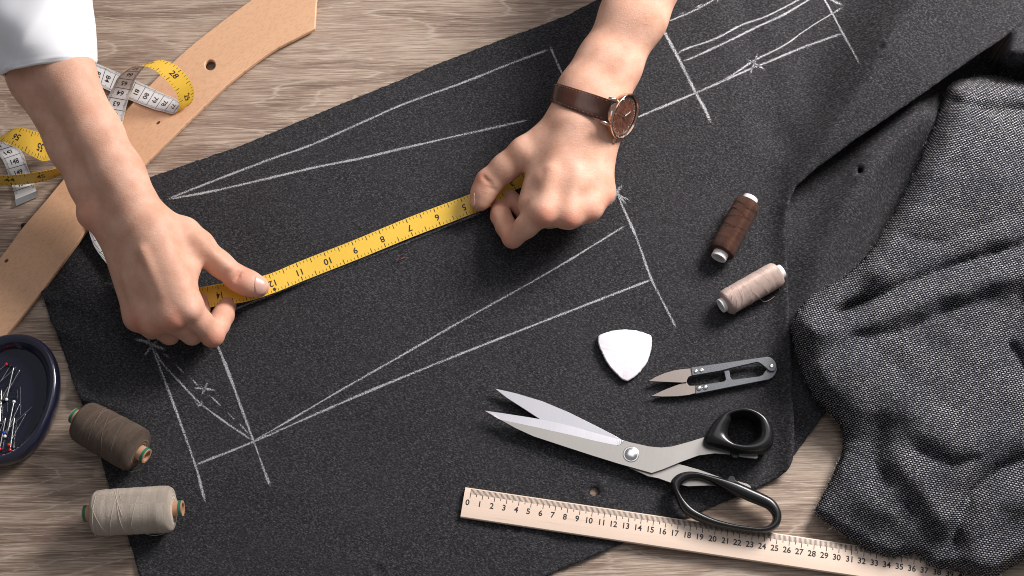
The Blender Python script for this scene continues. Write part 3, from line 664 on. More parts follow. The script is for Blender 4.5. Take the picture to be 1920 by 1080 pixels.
# ------------------------------------------------------------------ arms and hands: one signed distance field per arm, meshed
def smin(a, b, k):
    hh = np.clip(.5+.5*(b-a)/k, 0, 1); return b+(a-b)*hh-k*hh*(1-hh)
def cone(p, a, b, ra, rb):
    ab = b-a; L = np.dot(ab, ab); pa = p-a
    t = np.clip((pa@ab)/max(L, 1e-12), 0, 1)
    return np.linalg.norm(pa-t[..., None]*ab, axis=-1)-(ra+(rb-ra)*t)
class Flesh:
    def __init__(s): s.pr = []
    def add(s, a, ra, b=None, rb=None, k=.4, sub=False):
        A = P1(a[0], a[1], a[2]*CM); B = A+1e-6 if b is None else P1(b[0], b[1], b[2]*CM)
        s.pr.append((A, B, ra*CM, (ra if rb is None else rb)*CM, k*CM, sub))
    def chain(s, pts, k=.3):
        for (a, ra), (b, rb) in zip(pts[:-1], pts[1:]): s.add(a, ra, b, rb, k)
    def ev(s, p):
        d = np.full(p.shape[:-1], 1.0)
        for A, B, ra, rb, k, sub in s.pr:
            c = cone(p, A, B, ra, rb)
            d = smin(d, c, k) if not sub else -smin(-d, c, k)
        return d
    def grid(s, vox):
        lo = np.min([np.minimum(A, B)-max(ra, rb) for A, B, ra, rb, k, u in s.pr if not u], axis=0)-.006; hi = np.max([np.maximum(A, B)+max(ra, rb) for A, B, ra, rb, k, u in s.pr if not u], axis=0)+.006
        n = np.ceil((hi-lo)/vox).astype(int)+1
        D = np.full(n, .05, dtype=np.float32)
        for A, B, ra, rb, k, sub in s.pr:
            m = max(ra, rb)+.012+k; a = np.clip(((np.minimum(A, B)-m-lo)/vox).astype(int), 0, n-1); b = np.clip(((np.maximum(A, B)+m-lo)/vox).astype(int)+2, 1, n)
            g = np.stack(np.meshgrid(*[lo[i]+vox*np.arange(a[i], b[i]) for i in range(3)], indexing='ij'), -1)
            c = cone(g, A, B, ra, rb); sl = tuple(slice(a[i], b[i]) for i in range(3))
            D[sl] = smin(D[sl], c, k) if not sub else -smin(-D[sl], c, k)
        return lo, D
    def surface(s, vox):
        lo, D = s.grid(vox); S = D < 0; n = np.array(D.shape)
        corners = [(i, j, k) for i in (0, 1) for j in (0, 1) for k in (0, 1)]
        sub = lambda A, c: A[c[0]:n[0]-1+c[0], c[1]:n[1]-1+c[1], c[2]:n[2]-1+c[2]]
        cnt = sum(sub(S, c).astype(np.int8) for c in corners); act = (cnt > 0) & (cnt < 8)
        idx = np.full(act.shape, -1, dtype=np.int64); ids = np.argwhere(act); idx[act] = np.arange(len(ids))
        acc = np.zeros((len(ids), 3)); num = np.zeros(len(ids))
        for c in corners:
            for ax in range(3):
                if c[ax] == 1: continue
                e = list(c); e[ax] = 1
                v0 = D[tuple((ids+np.array(c)).T)].astype(float); v1 = D[tuple((ids+np.array(e)).T)].astype(float); m = (v0 < 0) != (v1 < 0)
                t = np.where(m, v0/np.where(m, v0-v1, 1), 0); pt = np.tile(np.array(c, float), (len(ids), 1)); pt[:, ax] += t
                acc += pt*m[:, None]; num += m
        V = lo+vox*(ids+acc/num[:, None])
        F = []
        for ax in range(3):
            o1, o2 = (ax+1) % 3, (ax+2) % 3
            s0 = [slice(None)]*3; s1 = [slice(None)]*3; s0[ax] = slice(0, -1); s1[ax] = slice(1, None)
            m = S[tuple(s0)] != S[tuple(s1)]; e = np.argwhere(m); e = e[(e[:, o1] > 0) & (e[:, o2] > 0) & (e[:, o1] < n[o1]-1) & (e[:, o2] < n[o2]-1)]
            ins = S[tuple(e.T)]
            def cell(d1, d2):
                q = e.copy(); q[:, o1] += d1; q[:, o2] += d2; return idx[tuple(q.T)]
            q = np.stack([cell(-1, -1), cell(0, -1), cell(0, 0), cell(-1, 0)], -1); q = np.where(ins[:, None], q, q[:, ::-1]); F.append(q)
        return V, np.concatenate(F)
    def hit(s, px, py, z0=.16):
        p = P(px, py, np.full(np.shape(px), z0)); d = rays(px, py); d /= np.linalg.norm(d, axis=-1)[..., None]
        for _ in range(70): p = p+d*np.maximum(s.ev(p), -.001)[..., None]*.9
        e = 2e-4; g = np.stack([s.ev(p+np.eye(3)[i]*e)-s.ev(p-np.eye(3)[i]*e) for i in range(3)], -1); g /= np.linalg.norm(g, axis=-1)[..., None]+1e-12
        return p, g
def flesh_obj(name, fl, vox, parent, reds, arm):
    V, F = fl.surface(vox)
    o = mesh(name, V, F, MT['skin'], parent, smooth=True)
    red = np.zeros(len(V))
    for (x, y, z, r, a) in reds:
        c = P1(x, y, z*CM); red = np.maximum(red, a*np.exp(-(np.linalg.norm(V-c, axis=1)/(r*CM))**2))
    at = o.data.attributes.new('redness', 'FLOAT', 'POINT'); at.data.foreach_set('value', red)
    A, B = P1(*arm[0][:2], arm[0][2]*CM), P1(*arm[1][:2], arm[1][2]*CM); t = (V-A)@(B-A)/np.dot(B-A, B-A)
    at = o.data.attributes.new('hair', 'FLOAT', 'POINT'); at.data.foreach_set('value', np.clip(t, 0, 1))
    sm = o.modifiers.new('smooth', 'SMOOTH'); sm.factor = .5; sm.iterations = 9
    return o
person = thing('person', 'person in a white shirt reaching in from the top, both hands pinching the yellow tape', 'person', P1(690, -100, .0))
LH = Flesh()
nx, ny = .885, -.469
st = [((-95, -230), 17.0, 3.6), ((-20, -85), 14.0, 3.5), ((95, 135), 10.0, 3.35), ((160, 262), 7.9, 2.98), ((200, 335), 6.8, 2.95), ((229, 388), 6.2, 3.0)]
for sgn, dz in ((1, .85), (-1, -1.15)):
    prev = None
    for (c, z, hw) in st:
        off = 1.0*23; q = ((c[0]+sgn*nx*off, c[1]+sgn*ny*off, z+dz), hw-1.0)
        if prev: LH.add(prev[0], prev[1], q[0], q[1], 1.3)
        prev = q
LH.add((172, 402, 5.9), 1.25, None, None, .9)                                     # wrist bone
LH.add((232, 392, 6.1), 1.7, (285, 450, 6.1), 1.5, 1.2)
for a, ra, b, rb in [((290, 425, 7.1), 1.3, (350, 575, 5.8), 1.1), ((262, 430, 6.7), 1.35, (320, 596, 5.3), 1.05), ((236, 440, 5.5), 1.3, (286, 606, 4.1), 1.0), ((213, 447, 4.1), 1.15, (256, 598, 3.0), .95)]:
    LH.add(a, ra, b, rb, 1.5)
LH.add((300, 470, 4.6), 1.5, (320, 560, 4.0), 1.2, 1.0); LH.add((250, 470, 4.3), 1.5, (285, 570, 3.4), 1.2, 1.0)      # palm
LH.add((290, 412, 6.0), 1.3, (372, 458, 5.0), 1.22, 1.2)                           # thumb base
LH.add((335, 462, 5.3), 1.1, (354, 500, 4.9), 1.0, .9); LH.add((343, 520, 4.9), 1.08, (352, 572, 4.95), 1.1, .8)                             # web muscle
LH.add((350, 430, 5.2), .9, None, None, 1.0)
LH.chain([((374, 462, 4.8), 1.18), ((412, 495, 3.8), 1.0), ((446, 522, 2.75), 1.05)], .6)
LH.chain([((446, 522, 2.75), 1.05), ((466, 531, 2.45), 1.06), ((484, 537.5, 2.25), .93)], .4)
LH.chain([((350, 577, 5.6), 1.08), ((376, 603, 4.3), .95), ((398, 629, 3.1), .98)], .5)
LH.chain([((398, 629, 3.1), .97), ((409, 609, 2.3), .95), ((418, 592, 1.65), .93), ((428, 570, .85), .72)], .22)
LH.chain([((320, 598, 5.1), 1.0), ((360, 627, 2.6), .9), ((376, 596, 1.25), .80), ((386, 550, .75), .6)], .2)
LH.chain([((286, 607, 4.0), .97), ((318, 627, 2.1), .86), ((303, 588, 1.0), .74), ((300, 560, 1.0), .6)], .25)
LH.chain([((256, 598, 2.9), .9), ((285, 619, 1.6), .76), ((274, 588, .85), .64)], .25)
LH.add((328, 600, 5.9), .6, None, None, .7); LH.add((259, 603, 3.5), .62, None, None, .7); LH.add((292, 611, 4.5), .55, None, None, .7); LH.add((356, 583, 6.2), .58, None, None, .7)
LH.add((268, 470, 7.75), .34, (324, 588, 5.98), .28, .5); LH.add((243, 470, 6.35), .26, (287, 592, 4.7), .24, .6)
LH.add((366, 448, 6.05), .22, (428, 500, 4.4), .2, .6)
for q in (((350, 570, 5.55), (320, 588, 5.15)), ((320, 588, 5.15), (286, 597, 4.05)), ((286, 597, 4.05), (258, 590, 3.0)), ((325, 510, 6.1), (292, 520, 5.75)), ((292, 520, 5.75), (262, 525, 4.8))): LH.add(q[0], 1.0, q[1], .96, .9)
# creases at the thumb joint and the fold of the index finger
for q in ((448, 516, 3.86), (444, 521, 3.87)): LH.add((q[0]+5, q[1]-10, q[2]-.10), .10, (q[0]-6, q[1]+10, q[2]-.10), .10, .18, True)
RH = Flesh()
nx, ny = .89, .45
st = [((1310, -245), 12.0, 3.2), ((1258, -115), 10.2, 2.9), ((1188, 30), 8.0, 2.68), ((1141, 122), 6.7, 2.6), ((1111, 178), 6.0, 2.85), ((1097, 222), 5.6, 3.1)]
for sgn, dz in ((1, -.15), (-1, .1)):
    prev = None
    for (c, z, hw) in st:
        off = .9*23; q = ((c[0]+sgn*nx*off, c[1]+sgn*ny*off, z+dz), hw-.9)
        if prev: RH.add(prev[0], prev[1], q[0], q[1], 1.3)
        prev = q
RH.add((1136, 232, 5.5), 1.0, None, None, 1.0)
for a, ra, b, rb in [((1060, 245, 5.9), 1.35, (1016, 398, 5.2), 1.08), ((1085, 245, 5.9), 1.35, (1065, 406, 5.1), 1.0), ((1108, 250, 5.5), 1.3, (1104, 392, 4.6), .95), ((1130, 255, 4.9), 1.15, (1130, 362, 3.9), .85)]:
    RH.add(a, ra, b, rb, 1.6)
RH.add((1030, 275, 4.8), 1.3, (994, 382, 4.3), 1.08, 1.0); RH.add((1070, 290, 3.9), 1.5, (1060, 370, 3.4), 1.3, 1.0); RH.add((1110, 290, 3.6), 1.4, (1105, 360, 3.0), 1.1, 1.0)
RH.add((1050, 240, 5.3), 1.35, (984, 286, 4.5), 1.3, 1.2)
RH.chain([((984, 286, 4.5), 1.3), ((948, 314, 3.6), 1.16), ((917, 342, 2.75), 1.17)], .6)
RH.chain([((917, 342, 2.75), 1.17), ((906, 362, 2.4), 1.04), ((900, 377.5, 2.15), .88)], .4)
RH.chain([((1014, 400, 5.1), 1.08), ((988, 423, 4.0), .95), ((961, 446, 2.7), .9)], .5)
RH.chain([((961, 446, 2.7), .88), ((949, 425, 2.05), .92), ((939, 404, 1.5), .92), ((934, 386, .8), .68)], .22)
RH.chain([((1065, 404, 5.0), .97), ((1030, 410, 2.6), .85), ((986, 400, 1.3), .82), ((957, 370, .9), .72)], .2)
RH.chain([((1104, 391, 4.5), .92), ((1072, 402, 2.1), .8), ((1042, 378, 1.0), .7), ((1020, 360, 1.0), .6)], .25)
RH.chain([((1130, 362, 3.8), .83), ((1100, 388, 1.7), .7), ((1074, 366, .85), .6)], .25)
RH.add((1021, 405, 5.65), .6, None, None, .8); RH.add((1068, 412, 5.45), .55, None, None, .7); RH.add((1106, 395, 4.8), .5, None, None, .6); RH.add((1134, 368, 4.05), .45, None, None, .6)
RH.add((1034, 320, 6.55), .28, (1022, 390, 5.98), .28, .8); RH.add((1080, 320, 6.45), .2, (1068, 392, 5.8), .22, .8); RH.add((1143, 275, 5.75), .12, (1100, 350, 5.75), .12, .4); RH.add((1014, 335, 5.9), .2, (1038, 388, 5.7), .2, .7)
for q in (((1019, 392, 5.05), (1066, 398, 4.95)), ((1066, 398, 4.95), (1104, 386, 4.45)), ((1104, 386, 4.45), (1130, 358, 3.85)), ((1030, 340, 5.3), (1082, 345, 5.25)), ((1082, 345, 5.25), (1118, 330, 4.7))): RH.add(q[0], .96, q[1], .93, .9)
RH.add((906, 331, 3.86), .10, (925, 349, 3.86), .10, .2, True); RH.add((918, 352, 3.65), .09, (933, 358, 3.3), .09, .2, True)
armL = flesh_obj('arm', LH, .00135, person, [(327, 603, 6, 1.1, .9), (258, 608, 4.4, 1.2, .9), (292, 612, 5, .9, .6), (398, 640, 3.4, 1.2, .75), (450, 520, 3.6, 1.0, .55), (500, 540, 2, .8, .35), (360, 588, 5.6, 1.0, .5), (432, 585, 1.4, 1.0, .5), (172, 405, 6.5, 1.5, .5)], ((300, 440, 6), (120, 190, 9)))
armR = flesh_obj('arm', RH, .00135, person, [(1020, 408, 6, 1.0, .8), (1068, 417, 5.8, .9, .8), (1107, 402, 5, .8, .8), (1137, 375, 4.4, .8, .7), (958, 452, 2.9, 1.1, .7), (898, 335, 3.6, 1.0, .6), (925, 400, 1.5, 1.0, .5), (890, 390, 2, .8, .35)], ((1075, 240, 6), (1170, 60, 8)))
def nail(poly, fl, parent, lift=.0004):
    p = smoothloop(poly, 34); c = p.mean(0); V = []; F = []; rings = [1.0, .93, .8, .5]
    for q in rings:
        w_ = c+(p-c)*q; pt, g = fl.hit(w_[:, 0], w_[:, 1]); l = lift if q < 1 else -.0002; V.append(pt+g*l)
    pt, g = fl.hit(np.array([c[0]]), np.array([c[1]])); V.append(pt+g*lift*1.1); V = np.concatenate(V); n = len(p)
    for r in range(3): F += [(r*n+i, r*n+(i+1) % n, (r+1)*n+(i+1) % n, (r+1)*n+i) for i in range(n)]
    F += [(3*n+i, 3*n+(i+1) % n, 4*n) for i in range(n)]
    a, b, c3 = V[F[-1][0]], V[F[-1][1]], V[F[-1][2]]
    if np.cross(b-a, c3-a)[2] < 0: F = [f[::-1] for f in F]
    return mesh('nail', V, F, MT['nail'], parent)
nail([(479, 518), (487, 519.5), (497, 526), (503, 537), (500, 546), (492, 553), (483, 553.5), (479, 547), (477, 533)], LH, armL)
nail([(889.5, 361), (885, 371), (880.5, 382), (879.5, 390), (883, 393.5), (888, 392), (890.5, 385), (890.5, 372)], RH, armR)
# ------------------------------------------------------------------ shirt sleeve
def sleeve():
    rings = [((92, 131), 10.3, 92, 3.55), ((91, 122), 10.5, 95, 3.75), ((86, 95), 11.0, 99, 4.0), ((80, 60), 11.6, 103, 4.3), ((70, 20), 12.3, 108, 4.5), ((58, -40), 13.4, 116, 4.9), ((45, -110), 14.7, 122, 5.2), ((30, -200), 16.5, 128, 5.5)]
    cs = np.array([P1(c[0], c[1], z*CM) for c, z, a, b in rings]); t = np.linspace(0, len(rings)-1, 46); n = 96; V = []
    I = lambda a: np.interp(t, range(len(rings)), a)
    cx = np.stack([I(cs[:, k]) for k in range(3)], -1); hw = I([r[2] for r in rings]); vt = I([r[3] for r in rings]); zz = I([r[1] for r in rings])
    ax = cs[3]-cs[0]; ax /= np.linalg.norm(ax)
    X = np.array([1, -.03, 0]); X -= ax*X.dot(ax); X /= np.linalg.norm(X); Z = np.cross(X, ax); Z = Z if Z[2] > 0 else -Z
    for i in range(len(t)):
        pxcm = 21.9*(1.22/(1.22-zz[i]*CM*CT)); a = hw[i]/pxcm*CM; b = vt[i]*CM
        for k in range(n):
            f = 2*math.pi*k/n; co, si = math.cos(f), math.sin(f); g = min(1, t[i]/1.5)
            ph = (f*3.2+t[i]*1.15)/math.pi; ridge = (1-abs(2*(ph % 1)-1))**1.6
            side_ = max(0, math.cos((f-2.35)*.9))
            wr = g*(.0040*(ridge-.4)+.0022*math.sin(f*3.1-t[i]*1.3))*side_**1.2
            wr += .0010*math.sin(9*f+1)*(1-g)*max(0, math.cos(f-2.4))
            wr -= .0007*math.exp(-((t[i]-1.15)/.06)**2)
            if t[i] < .28: wr -= .0016*(1-t[i]/.28)**2
            V.append(cx[i]+X*(a+wr)*co+Z*(b+wr)*si)
    F = [(i*n+k, i*n+(k+1) % n, (i+1)*n+(k+1) % n, (i+1)*n+k) for i in range(len(t)-1) for k in range(n)]
    o = mesh('sleeve', V, F, MT['shirt'], person); s = o.modifiers.new('t', 'SOLIDIFY'); s.thickness = .0016; s.offset = 1
sleeve()
def far_sleeve():
    A, B = P1(1232, -78, .094), P1(1322, -270, .124); ax = B-A; ax /= np.linalg.norm(ax); X = np.cross(ax, [0, 0, 1.0]); X /= np.linalg.norm(X); Z = np.cross(X, ax); n = 72; V = []
    ts = np.linspace(0, 1.5, 30)
    for t in ts:
        r0 = .037+.012*t
        for k in range(n):
            f = 2*math.pi*k/n; w_ = .0018*math.sin(5*f+t*7)*min(1, t*3); V.append(A+(B-A)*t+(r0+w_)*(X*math.cos(f)+Z*math.sin(f)))
    F = [(i*n+k, i*n+(k+1) % n, (i+1)*n+(k+1) % n, (i+1)*n+k) for i in range(len(ts)-1) for k in range(n)]
    o = mesh('sleeve', V, F, MT['shirt'], person); q = o.modifiers.new('t', 'SOLIDIFY'); q.thickness = .0016; q.offset = 1
far_sleeve()
# ------------------------------------------------------------------ wristwatch
WC = P1(1171, 218, .0735); toc = CAM-WC; toc /= np.linalg.norm(toc)
mj = P1(1157, 259, .061)-P1(1186, 175, .066); mj -= toc*mj.dot(toc); mj /= np.linalg.norm(mj)     # crown direction
rgt = np.cross(toc, mj); rgt = rgt if rgt[0] > 0 else -rgt
wn = .51*toc+.86*rgt; wn /= np.linalg.norm(wn); w3 = mj-wn*mj.dot(wn); w3 /= np.linalg.norm(w3); w12 = np.cross(wn, w3); w12 = w12 if w12.dot(rgt) > 0 else -w12
watch = thing('wristwatch', 'slim rose gold wristwatch with brown leather strap and walnut dial, worn on the wrist', 'watch', WC-wn*.006)
RW = .0200
def wp(a, b, c): return WC+w3*a+w12*b+wn*c
lathe('case', WC, wn, [(-.0062, .0150), (-.0060, .0178), (-.0035, .0192), (.0000, RW), (.0010, RW), (.0016, RW-.0005), (.0016, RW-.0016), (.0004, RW-.0022), (-.0008, RW-.0026), (-.0008, .001)], MT['rosegold'], watch, n=72, refdir=w3)
lathe('chapter_ring', WC, wn, [(.0005, RW-.0018), (-.0004, RW-.0032), (-.0007, RW-.0034), (-.0007, RW-.0022)], MT['dark'], watch, n=72, refdir=w3, closed=True)
lathe('dial', WC, wn, [(-.0009, .0170), (-.0005, .0168), (-.0005, .0003)], MT['walnut'], watch, n=64, refdir=w3)
pr = []
for k in range(60):
    a = 2*math.pi*k/60; c, s_ = math.cos(a), math.sin(a); L = .0030 if k % 5 == 0 else .0011; wd = .00012
    r1 = .0163; r0 = r1-L
    pr.append(([wp(r0*c-wd*s_, r0*s_+wd*c, -.0004), wp(r1*c-wd*s_, r1*s_+wd*c, -.0004), wp(r1*c+wd*s_, r1*s_-wd*c, -.0004), wp(r0*c+wd*s_, r0*s_-wd*c, -.0004)], [(0, 1, 2, 3)]))
V, F = merge(pr); mesh('dial_markings', V, F, MT['whitepaint'], watch, smooth=False)
def whand(name, ang, L, tail, wd, lift, mat):
    c, s_ = math.cos(ang), math.sin(ang); v = []
    for cc in (lift, lift+.0003):
        v += [wp(-tail*c-wd*s_, -tail*s_+wd*c, cc), wp(L*c-wd*.6*s_, L*s_+wd*.6*c, cc), wp(L*c+wd*.6*s_, L*s_-wd*.6*c, cc), wp(-tail*c+wd*s_, -tail*s_-wd*c, cc)]
    mesh(name, v, [(0, 1, 2, 3), (7, 6, 5, 4), (0, 4, 5, 1), (1, 5, 6, 2), (2, 6, 7, 3), (3, 7, 4, 0)], mat, watch, smooth=False)
whand('hour_hand', math.radians(128), .0085, .001, .00034, .0000, MT['whitepaint'])
whand('minute_hand', math.radians(262), .0128, .001, .00026, .0004, MT['dark'])
whand('second_hand', math.radians(70), .0105, .003, .00020, .0008, MT['dark'])
lathe('hand_pin', WC, wn, [(-.0004, .0006), (.0013, .0006), (.0014, .0002)], MT['rivet'], watch, n=14, refdir=w3)
gm = M('watch_glass'); tr = gm.node('ShaderNodeBsdfTransparent'); gl = gm.node('ShaderNodeBsdfGlossy', {'Roughness': .03}); lw = gm.node('ShaderNodeLayerWeight', {'Blend': .5}); fr = gm.node('ShaderNodeMath', {0: gm.math('POWER', lw.outputs['Facing'], 4.0), 1: .35, 2: .02}, operation='MULTIPLY_ADD'); mx = gm.node('ShaderNodeMixShader', {0: fr.outputs[0], 1: tr.outputs[0], 2: gl.outputs[0]}); gm.l.new(mx.outputs[0], gm.out.inputs[0])
lathe('crystal', WC, wn, [(.0012, RW-.0018), (.0016, RW-.0022), (.0018, .0002)], gm.done(), watch, n=64, refdir=w3)
lathe('crown', WC+w3*(RW-.001)-wn*.0022, w3, [(0, .0012), (.0014, .0013), (.0016, .0023), (.0042, .0023), (.0047, .0018)], MT['rosegold'], watch, n=20, refdir=wn)
for a in (.0105, -.0105):
    for b in (-1, 1):
        pts = [wp(a, b*.0155, -.0020), wp(a, b*.0185, -.0024), wp(a*.98, b*.0215, -.0040), wp(a*.97, b*.0235, -.0064)]
        tube('lug', pts, [.0017, .0016, .0014, .0009], MT['rosegold'], watch, n=10)
# strap hugging the wrist
def strap():
    # a band round the wrist, laid on the skin; the stretch under the watch head lies flat on the case back
    axis = w3.copy(); m0 = P1(1112, 181, .055); c0 = m0+axis*axis.dot(WC-m0)
    e1 = wn-axis*wn.dot(axis); e1 /= np.linalg.norm(e1); e2 = np.cross(axis, e1)
    e2 = e2 if e2[2] > 0 else -e2
    n = 120; m = 9; V, F, Fm = [], [], []
    ang = np.linspace(.60, 2*math.pi-.62, n)
    wid = lambda k: .0093-.0016*min(1, abs(k-math.pi)/math.pi*0+sstep(np.array(min(k, 2*math.pi-k)), .6, 3.0))
    uv_ = np.linspace(-1, 1, m); wd_ = np.array([wid(a) for a in ang])
    dc = np.repeat((e1*np.cos(ang)[:, None]+e2*np.sin(ang)[:, None])[:, None, :], m, 1)
    pc = c0+axis*(uv_[None, :, None]*wd_[:, None, None])+dc*.055
    for _ in range(40): pc = pc-dc*(RH.ev(pc)*.8)[..., None]
    for _ in range(6): pc[1:-1] = (pc[:-2]+2*pc[1:-1]+pc[2:])/4; pc[:, 1:-1] = (pc[:, :-2]+2*pc[:, 1:-1]+pc[:, 2:])/4
    uu = np.linspace(-1, 1, m); th = .0012+.0012*np.sqrt(np.maximum(0, 1-uu**4))
    edge = np.exp(-((np.abs(uu)-.82)/.10)**2)*.0004
    outer = pc+dc*(th-edge)[None, :, None]; inner = pc+dc*.0003
    a_ = np.minimum(ang % (2*math.pi), 2*math.pi-ang % (2*math.pi))
    # rise to meet the lugs next to the watch head
    # draw both ends of the strap in under the lugs
    sg = 1 if e2.dot(w12) > 0 else -1; hw_ = uu*.0090
    for end, idx in ((sg, range(0, 16)), (-sg, range(n-1, n-17, -1))):
        for q_, i in enumerate(idx):
            t_ = (1-q_/15.0)**2
            lugp = WC+w12*end*.0178-wn*.0030+w3[None, :]*hw_[:, None] if q_ == 0 else WC+w12*end*(.0178+.0006*q_)-wn*(.0030+.0006*q_)+w3[None, :]*hw_[:, None]
            outer[i] = outer[i]*(1-t_)+(lugp+wn*.0012)*t_; inner[i] = inner[i]*(1-t_)+(lugp-wn*.0012)*t_
    V = np.concatenate([outer.reshape(-1, 3), inner.reshape(-1, 3)]); N = n*m
    for i in range(n-1):
        for j in range(m-1):
            a, b, c, d = i*m+j, i*m+j+1, (i+1)*m+j+1, (i+1)*m+j; F.append((a, b, c, d)); F.append((d+N, c+N, b+N, a+N))
        F.append((i*m, (i+1)*m, (i+1)*m+N, i*m+N)); F.append((i*m+m-1, i*m+m-1+N, (i+1)*m+m-1+N, (i+1)*m+m-1))
    o = mesh('strap', V, F, MT['leather'], watch, sharp=50)
    bm_n = np.cross(V[1]-V[0], V[m]-V[0])
    if bm_n.dot(dc[0, 0]) < 0: o.data.flip_normals()
    st = []
    for i in range(4, n-4):
        if i % 2 or a_[i] < .75: continue
        for u in (-.82, .82):
            j = (u+1)/2*(m-1); j0 = int(j); fr_ = j-j0
            p0 = outer[i, j0]*(1-fr_)+outer[i, j0+1]*fr_+dc[i, j0]*.0001; p1 = outer[i+1, j0]*(1-fr_)+outer[i+1, j0+1]*fr_+dc[i+1, j0]*.0001
            p1 = p0+(p1-p0)*.9
            st.append(tube('', [p0, (p0+p1)/2+dc[i, j0]*.0003, p1], .00024, None, n=5, data_only=True))
    V, F = merge(st); mesh('stitching', V, F, simple('brown_stitch', (.20, .085, .05), .6), watch)
    # pin holes of the strap where it rounds the thumb side
    for (hx, hy) in ((1045, 161), (1054, 164)):
        tgt = rays(hx, hy); tgt /= np.linalg.norm(tgt)
        q = outer.reshape(-1, 3); dd = np.linalg.norm(np.cross(q-CAM, tgt), axis=1)+np.where((q-CAM)@tgt > np.median((q-CAM)@tgt)+.01, 1, 0); k = int(np.argmin(dd)); i, j = divmod(k, m)
        lathe('strap_hole', outer[i, j]-dc[i, j]*.0002, dc[i, j], [(0, .0009), (.0004, .0009), (.00042, .0002)], MT['blackbead'], watch, n=12, refdir=axis)
strap()
# ------------------------------------------------------------------ big scissors
ZA = .0125; ZB = .0098
scz = P1(1183, 852, ZA)
scis = thing('scissors', 'large steel tailoring scissors with glossy black handles, blades part open on the cloth', 'scissors', P1(1183, 852, .0035))
A_up = [(909, 770), (950, 776), (1012, 786), (1067, 798), (1117, 812), (1150, 821), (1170, 825.5)]
A_top = [(1170, 825.5), (1183, 829.5), (1217, 837), (1240, 839), (1260, 837), (1290, 829), (1322, 819), (1345, 822), (1390, 846), (1421, 852), (1421, 858), (1418, 860)]
A_low = [(1395, 857.5), (1368, 852), (1340, 850), (1310, 854), (1277, 866), (1243, 880), (1222, 887), (1210, 883.5), (1160, 869.5), (1110, 854), (1067, 840), (1000, 818), (967, 803), (938, 787), (920, 777)]
bev_in = [(1169.5, 826), (1168, 830), (1164, 833.5), (1158, 835), (1150, 834), (1117, 827), (1067, 815), (1000, 800), (938, 787)]
# body of the blade (without the ground bevel) and the sloping bevel as two surfaces of one piece
bodyA = list(A_top)+list(A_low[:-1])+[tuple(p) for p in bev_in[::-1]][1:]
bladeA = plate('blade', bodyA, ZA, .0024, MT['steel'], scis, bev=.0002)
def bevel_face(cut, inner, zi, zo, name, parent):
    n = 60; c = resample(smoothloop(cut, 80, False), n); i_ = resample(inner, n)
    V = np.r_[P(i_[:, 0], i_[:, 1], np.full(n, zi)), P(c[:, 0], c[:, 1], np.full(n, zo)), P(i_[:, 0], i_[:, 1], np.full(n, zi-.0022)), P(c[:, 0], c[:, 1], np.full(n, zo-.0006))]
    F = [(k, k+1, n+k+1, n+k) for k in range(n-1)]+[(n+k, n+k+1, 3*n+k+1, 3*n+k) for k in range(n-1)]+[(2*n+k+1, 2*n+k, 3*n+k, 3*n+k+1) for k in range(n-1)]
    F = [f if np.cross(V[f[1]]-V[f[0]], V[f[2]]-V[f[1]])[2] > 0 or j >= n-1 else f[::-1] for j, f in enumerate(F)]
    return mesh(name, V, F, MT['edge'], parent, smooth=False)
bevel_face(A_up[:-1]+[(1169.5, 825.5)], [(925, 779.5), (938, 787)]+bev_in[::-1][1:], ZA-.0001, ZA-.0008, 'ground_edge', bladeA)
B = [(927, 728), (967, 737), (1017, 752), (1067, 773), (1117, 798), (1150, 815), (1165, 824), (1160, 858), (1140, 850), (1090, 825), (1040, 801), (1012, 786), (983, 767), (950, 746)]
bladeB = plate('blade', B, ZB, .0022, MT['edge'], scis, bev=.0002)
plate('shank', [(1160, 830), (1183, 833), (1240, 858), (1270, 869), (1310, 880), (1357, 897), (1384, 902), (1400, 907), (1407, 911), (1409, 916), (1380, 916), (1340, 910), (1290, 912), (1257, 905), (1235, 897), (1215, 893), (1180, 877), (1160, 862)], ZB-.0003, .0022, MT['steel'], scis, bev=.0002)
bladeB['label'] = 'brightly ground blade lying underneath'
scr = thing('pivot_screw', None, None, scz)
bpy.data.objects.remove(scr)
lathe('pivot_screw', P1(1183, 852, ZA), (0, 0, 1), [(-.001, .0066), (.0002, .0066), (.0005, .0062), (.0005, .0058), (.0001, .0056), (.0001, .0053), (.0012, .0050), (.0015, .0046), (.0015, .0003)], MT['rivet'], scis, n=56)
def loop_handle(name, outer, inner, zmid, half, n=120, m=22, pw=2.3, zt=None):
    """ring handle: at every station round the loop an oval section spans from the inner to the outer outline"""
    zm = (lambda t: zmid) if zt is None else zt
    O = resample(smoothloop(outer, 240), n, True); I = resample(smoothloop(inner, 240), n, True)
    V = []
    for i in range(n):
        z = zm(i/n); o_ = P1(*O[i], z); q = P1(*I[i], z); c = (o_+q)/2; d = (o_-q)/2; hh = half(i/n) if callable(half) else half
        for k in range(m):
            f = 2*math.pi*k/m; cc, ss_ = math.cos(f), math.sin(f); e = 2/pw
            V.append(c+d*math.copysign(abs(cc)**e, cc)+np.array([0, 0, hh])*math.copysign(abs(ss_)**e, ss_))
    F = [(i*m+k, i*m+(k+1) % m, ((i+1) % n)*m+(k+1) % m, ((i+1) % n)*m+k) for i in range(n) for k in range(m)]
    o = mesh(name, V, F, MT['blackplastic'], scis)
    fc = F[m//4]; nn = np.cross(V[fc[1]]-V[fc[0]], V[fc[2]]-V[fc[1]])
    if nn[2] < 0: o.data.flip_normals()
    return o
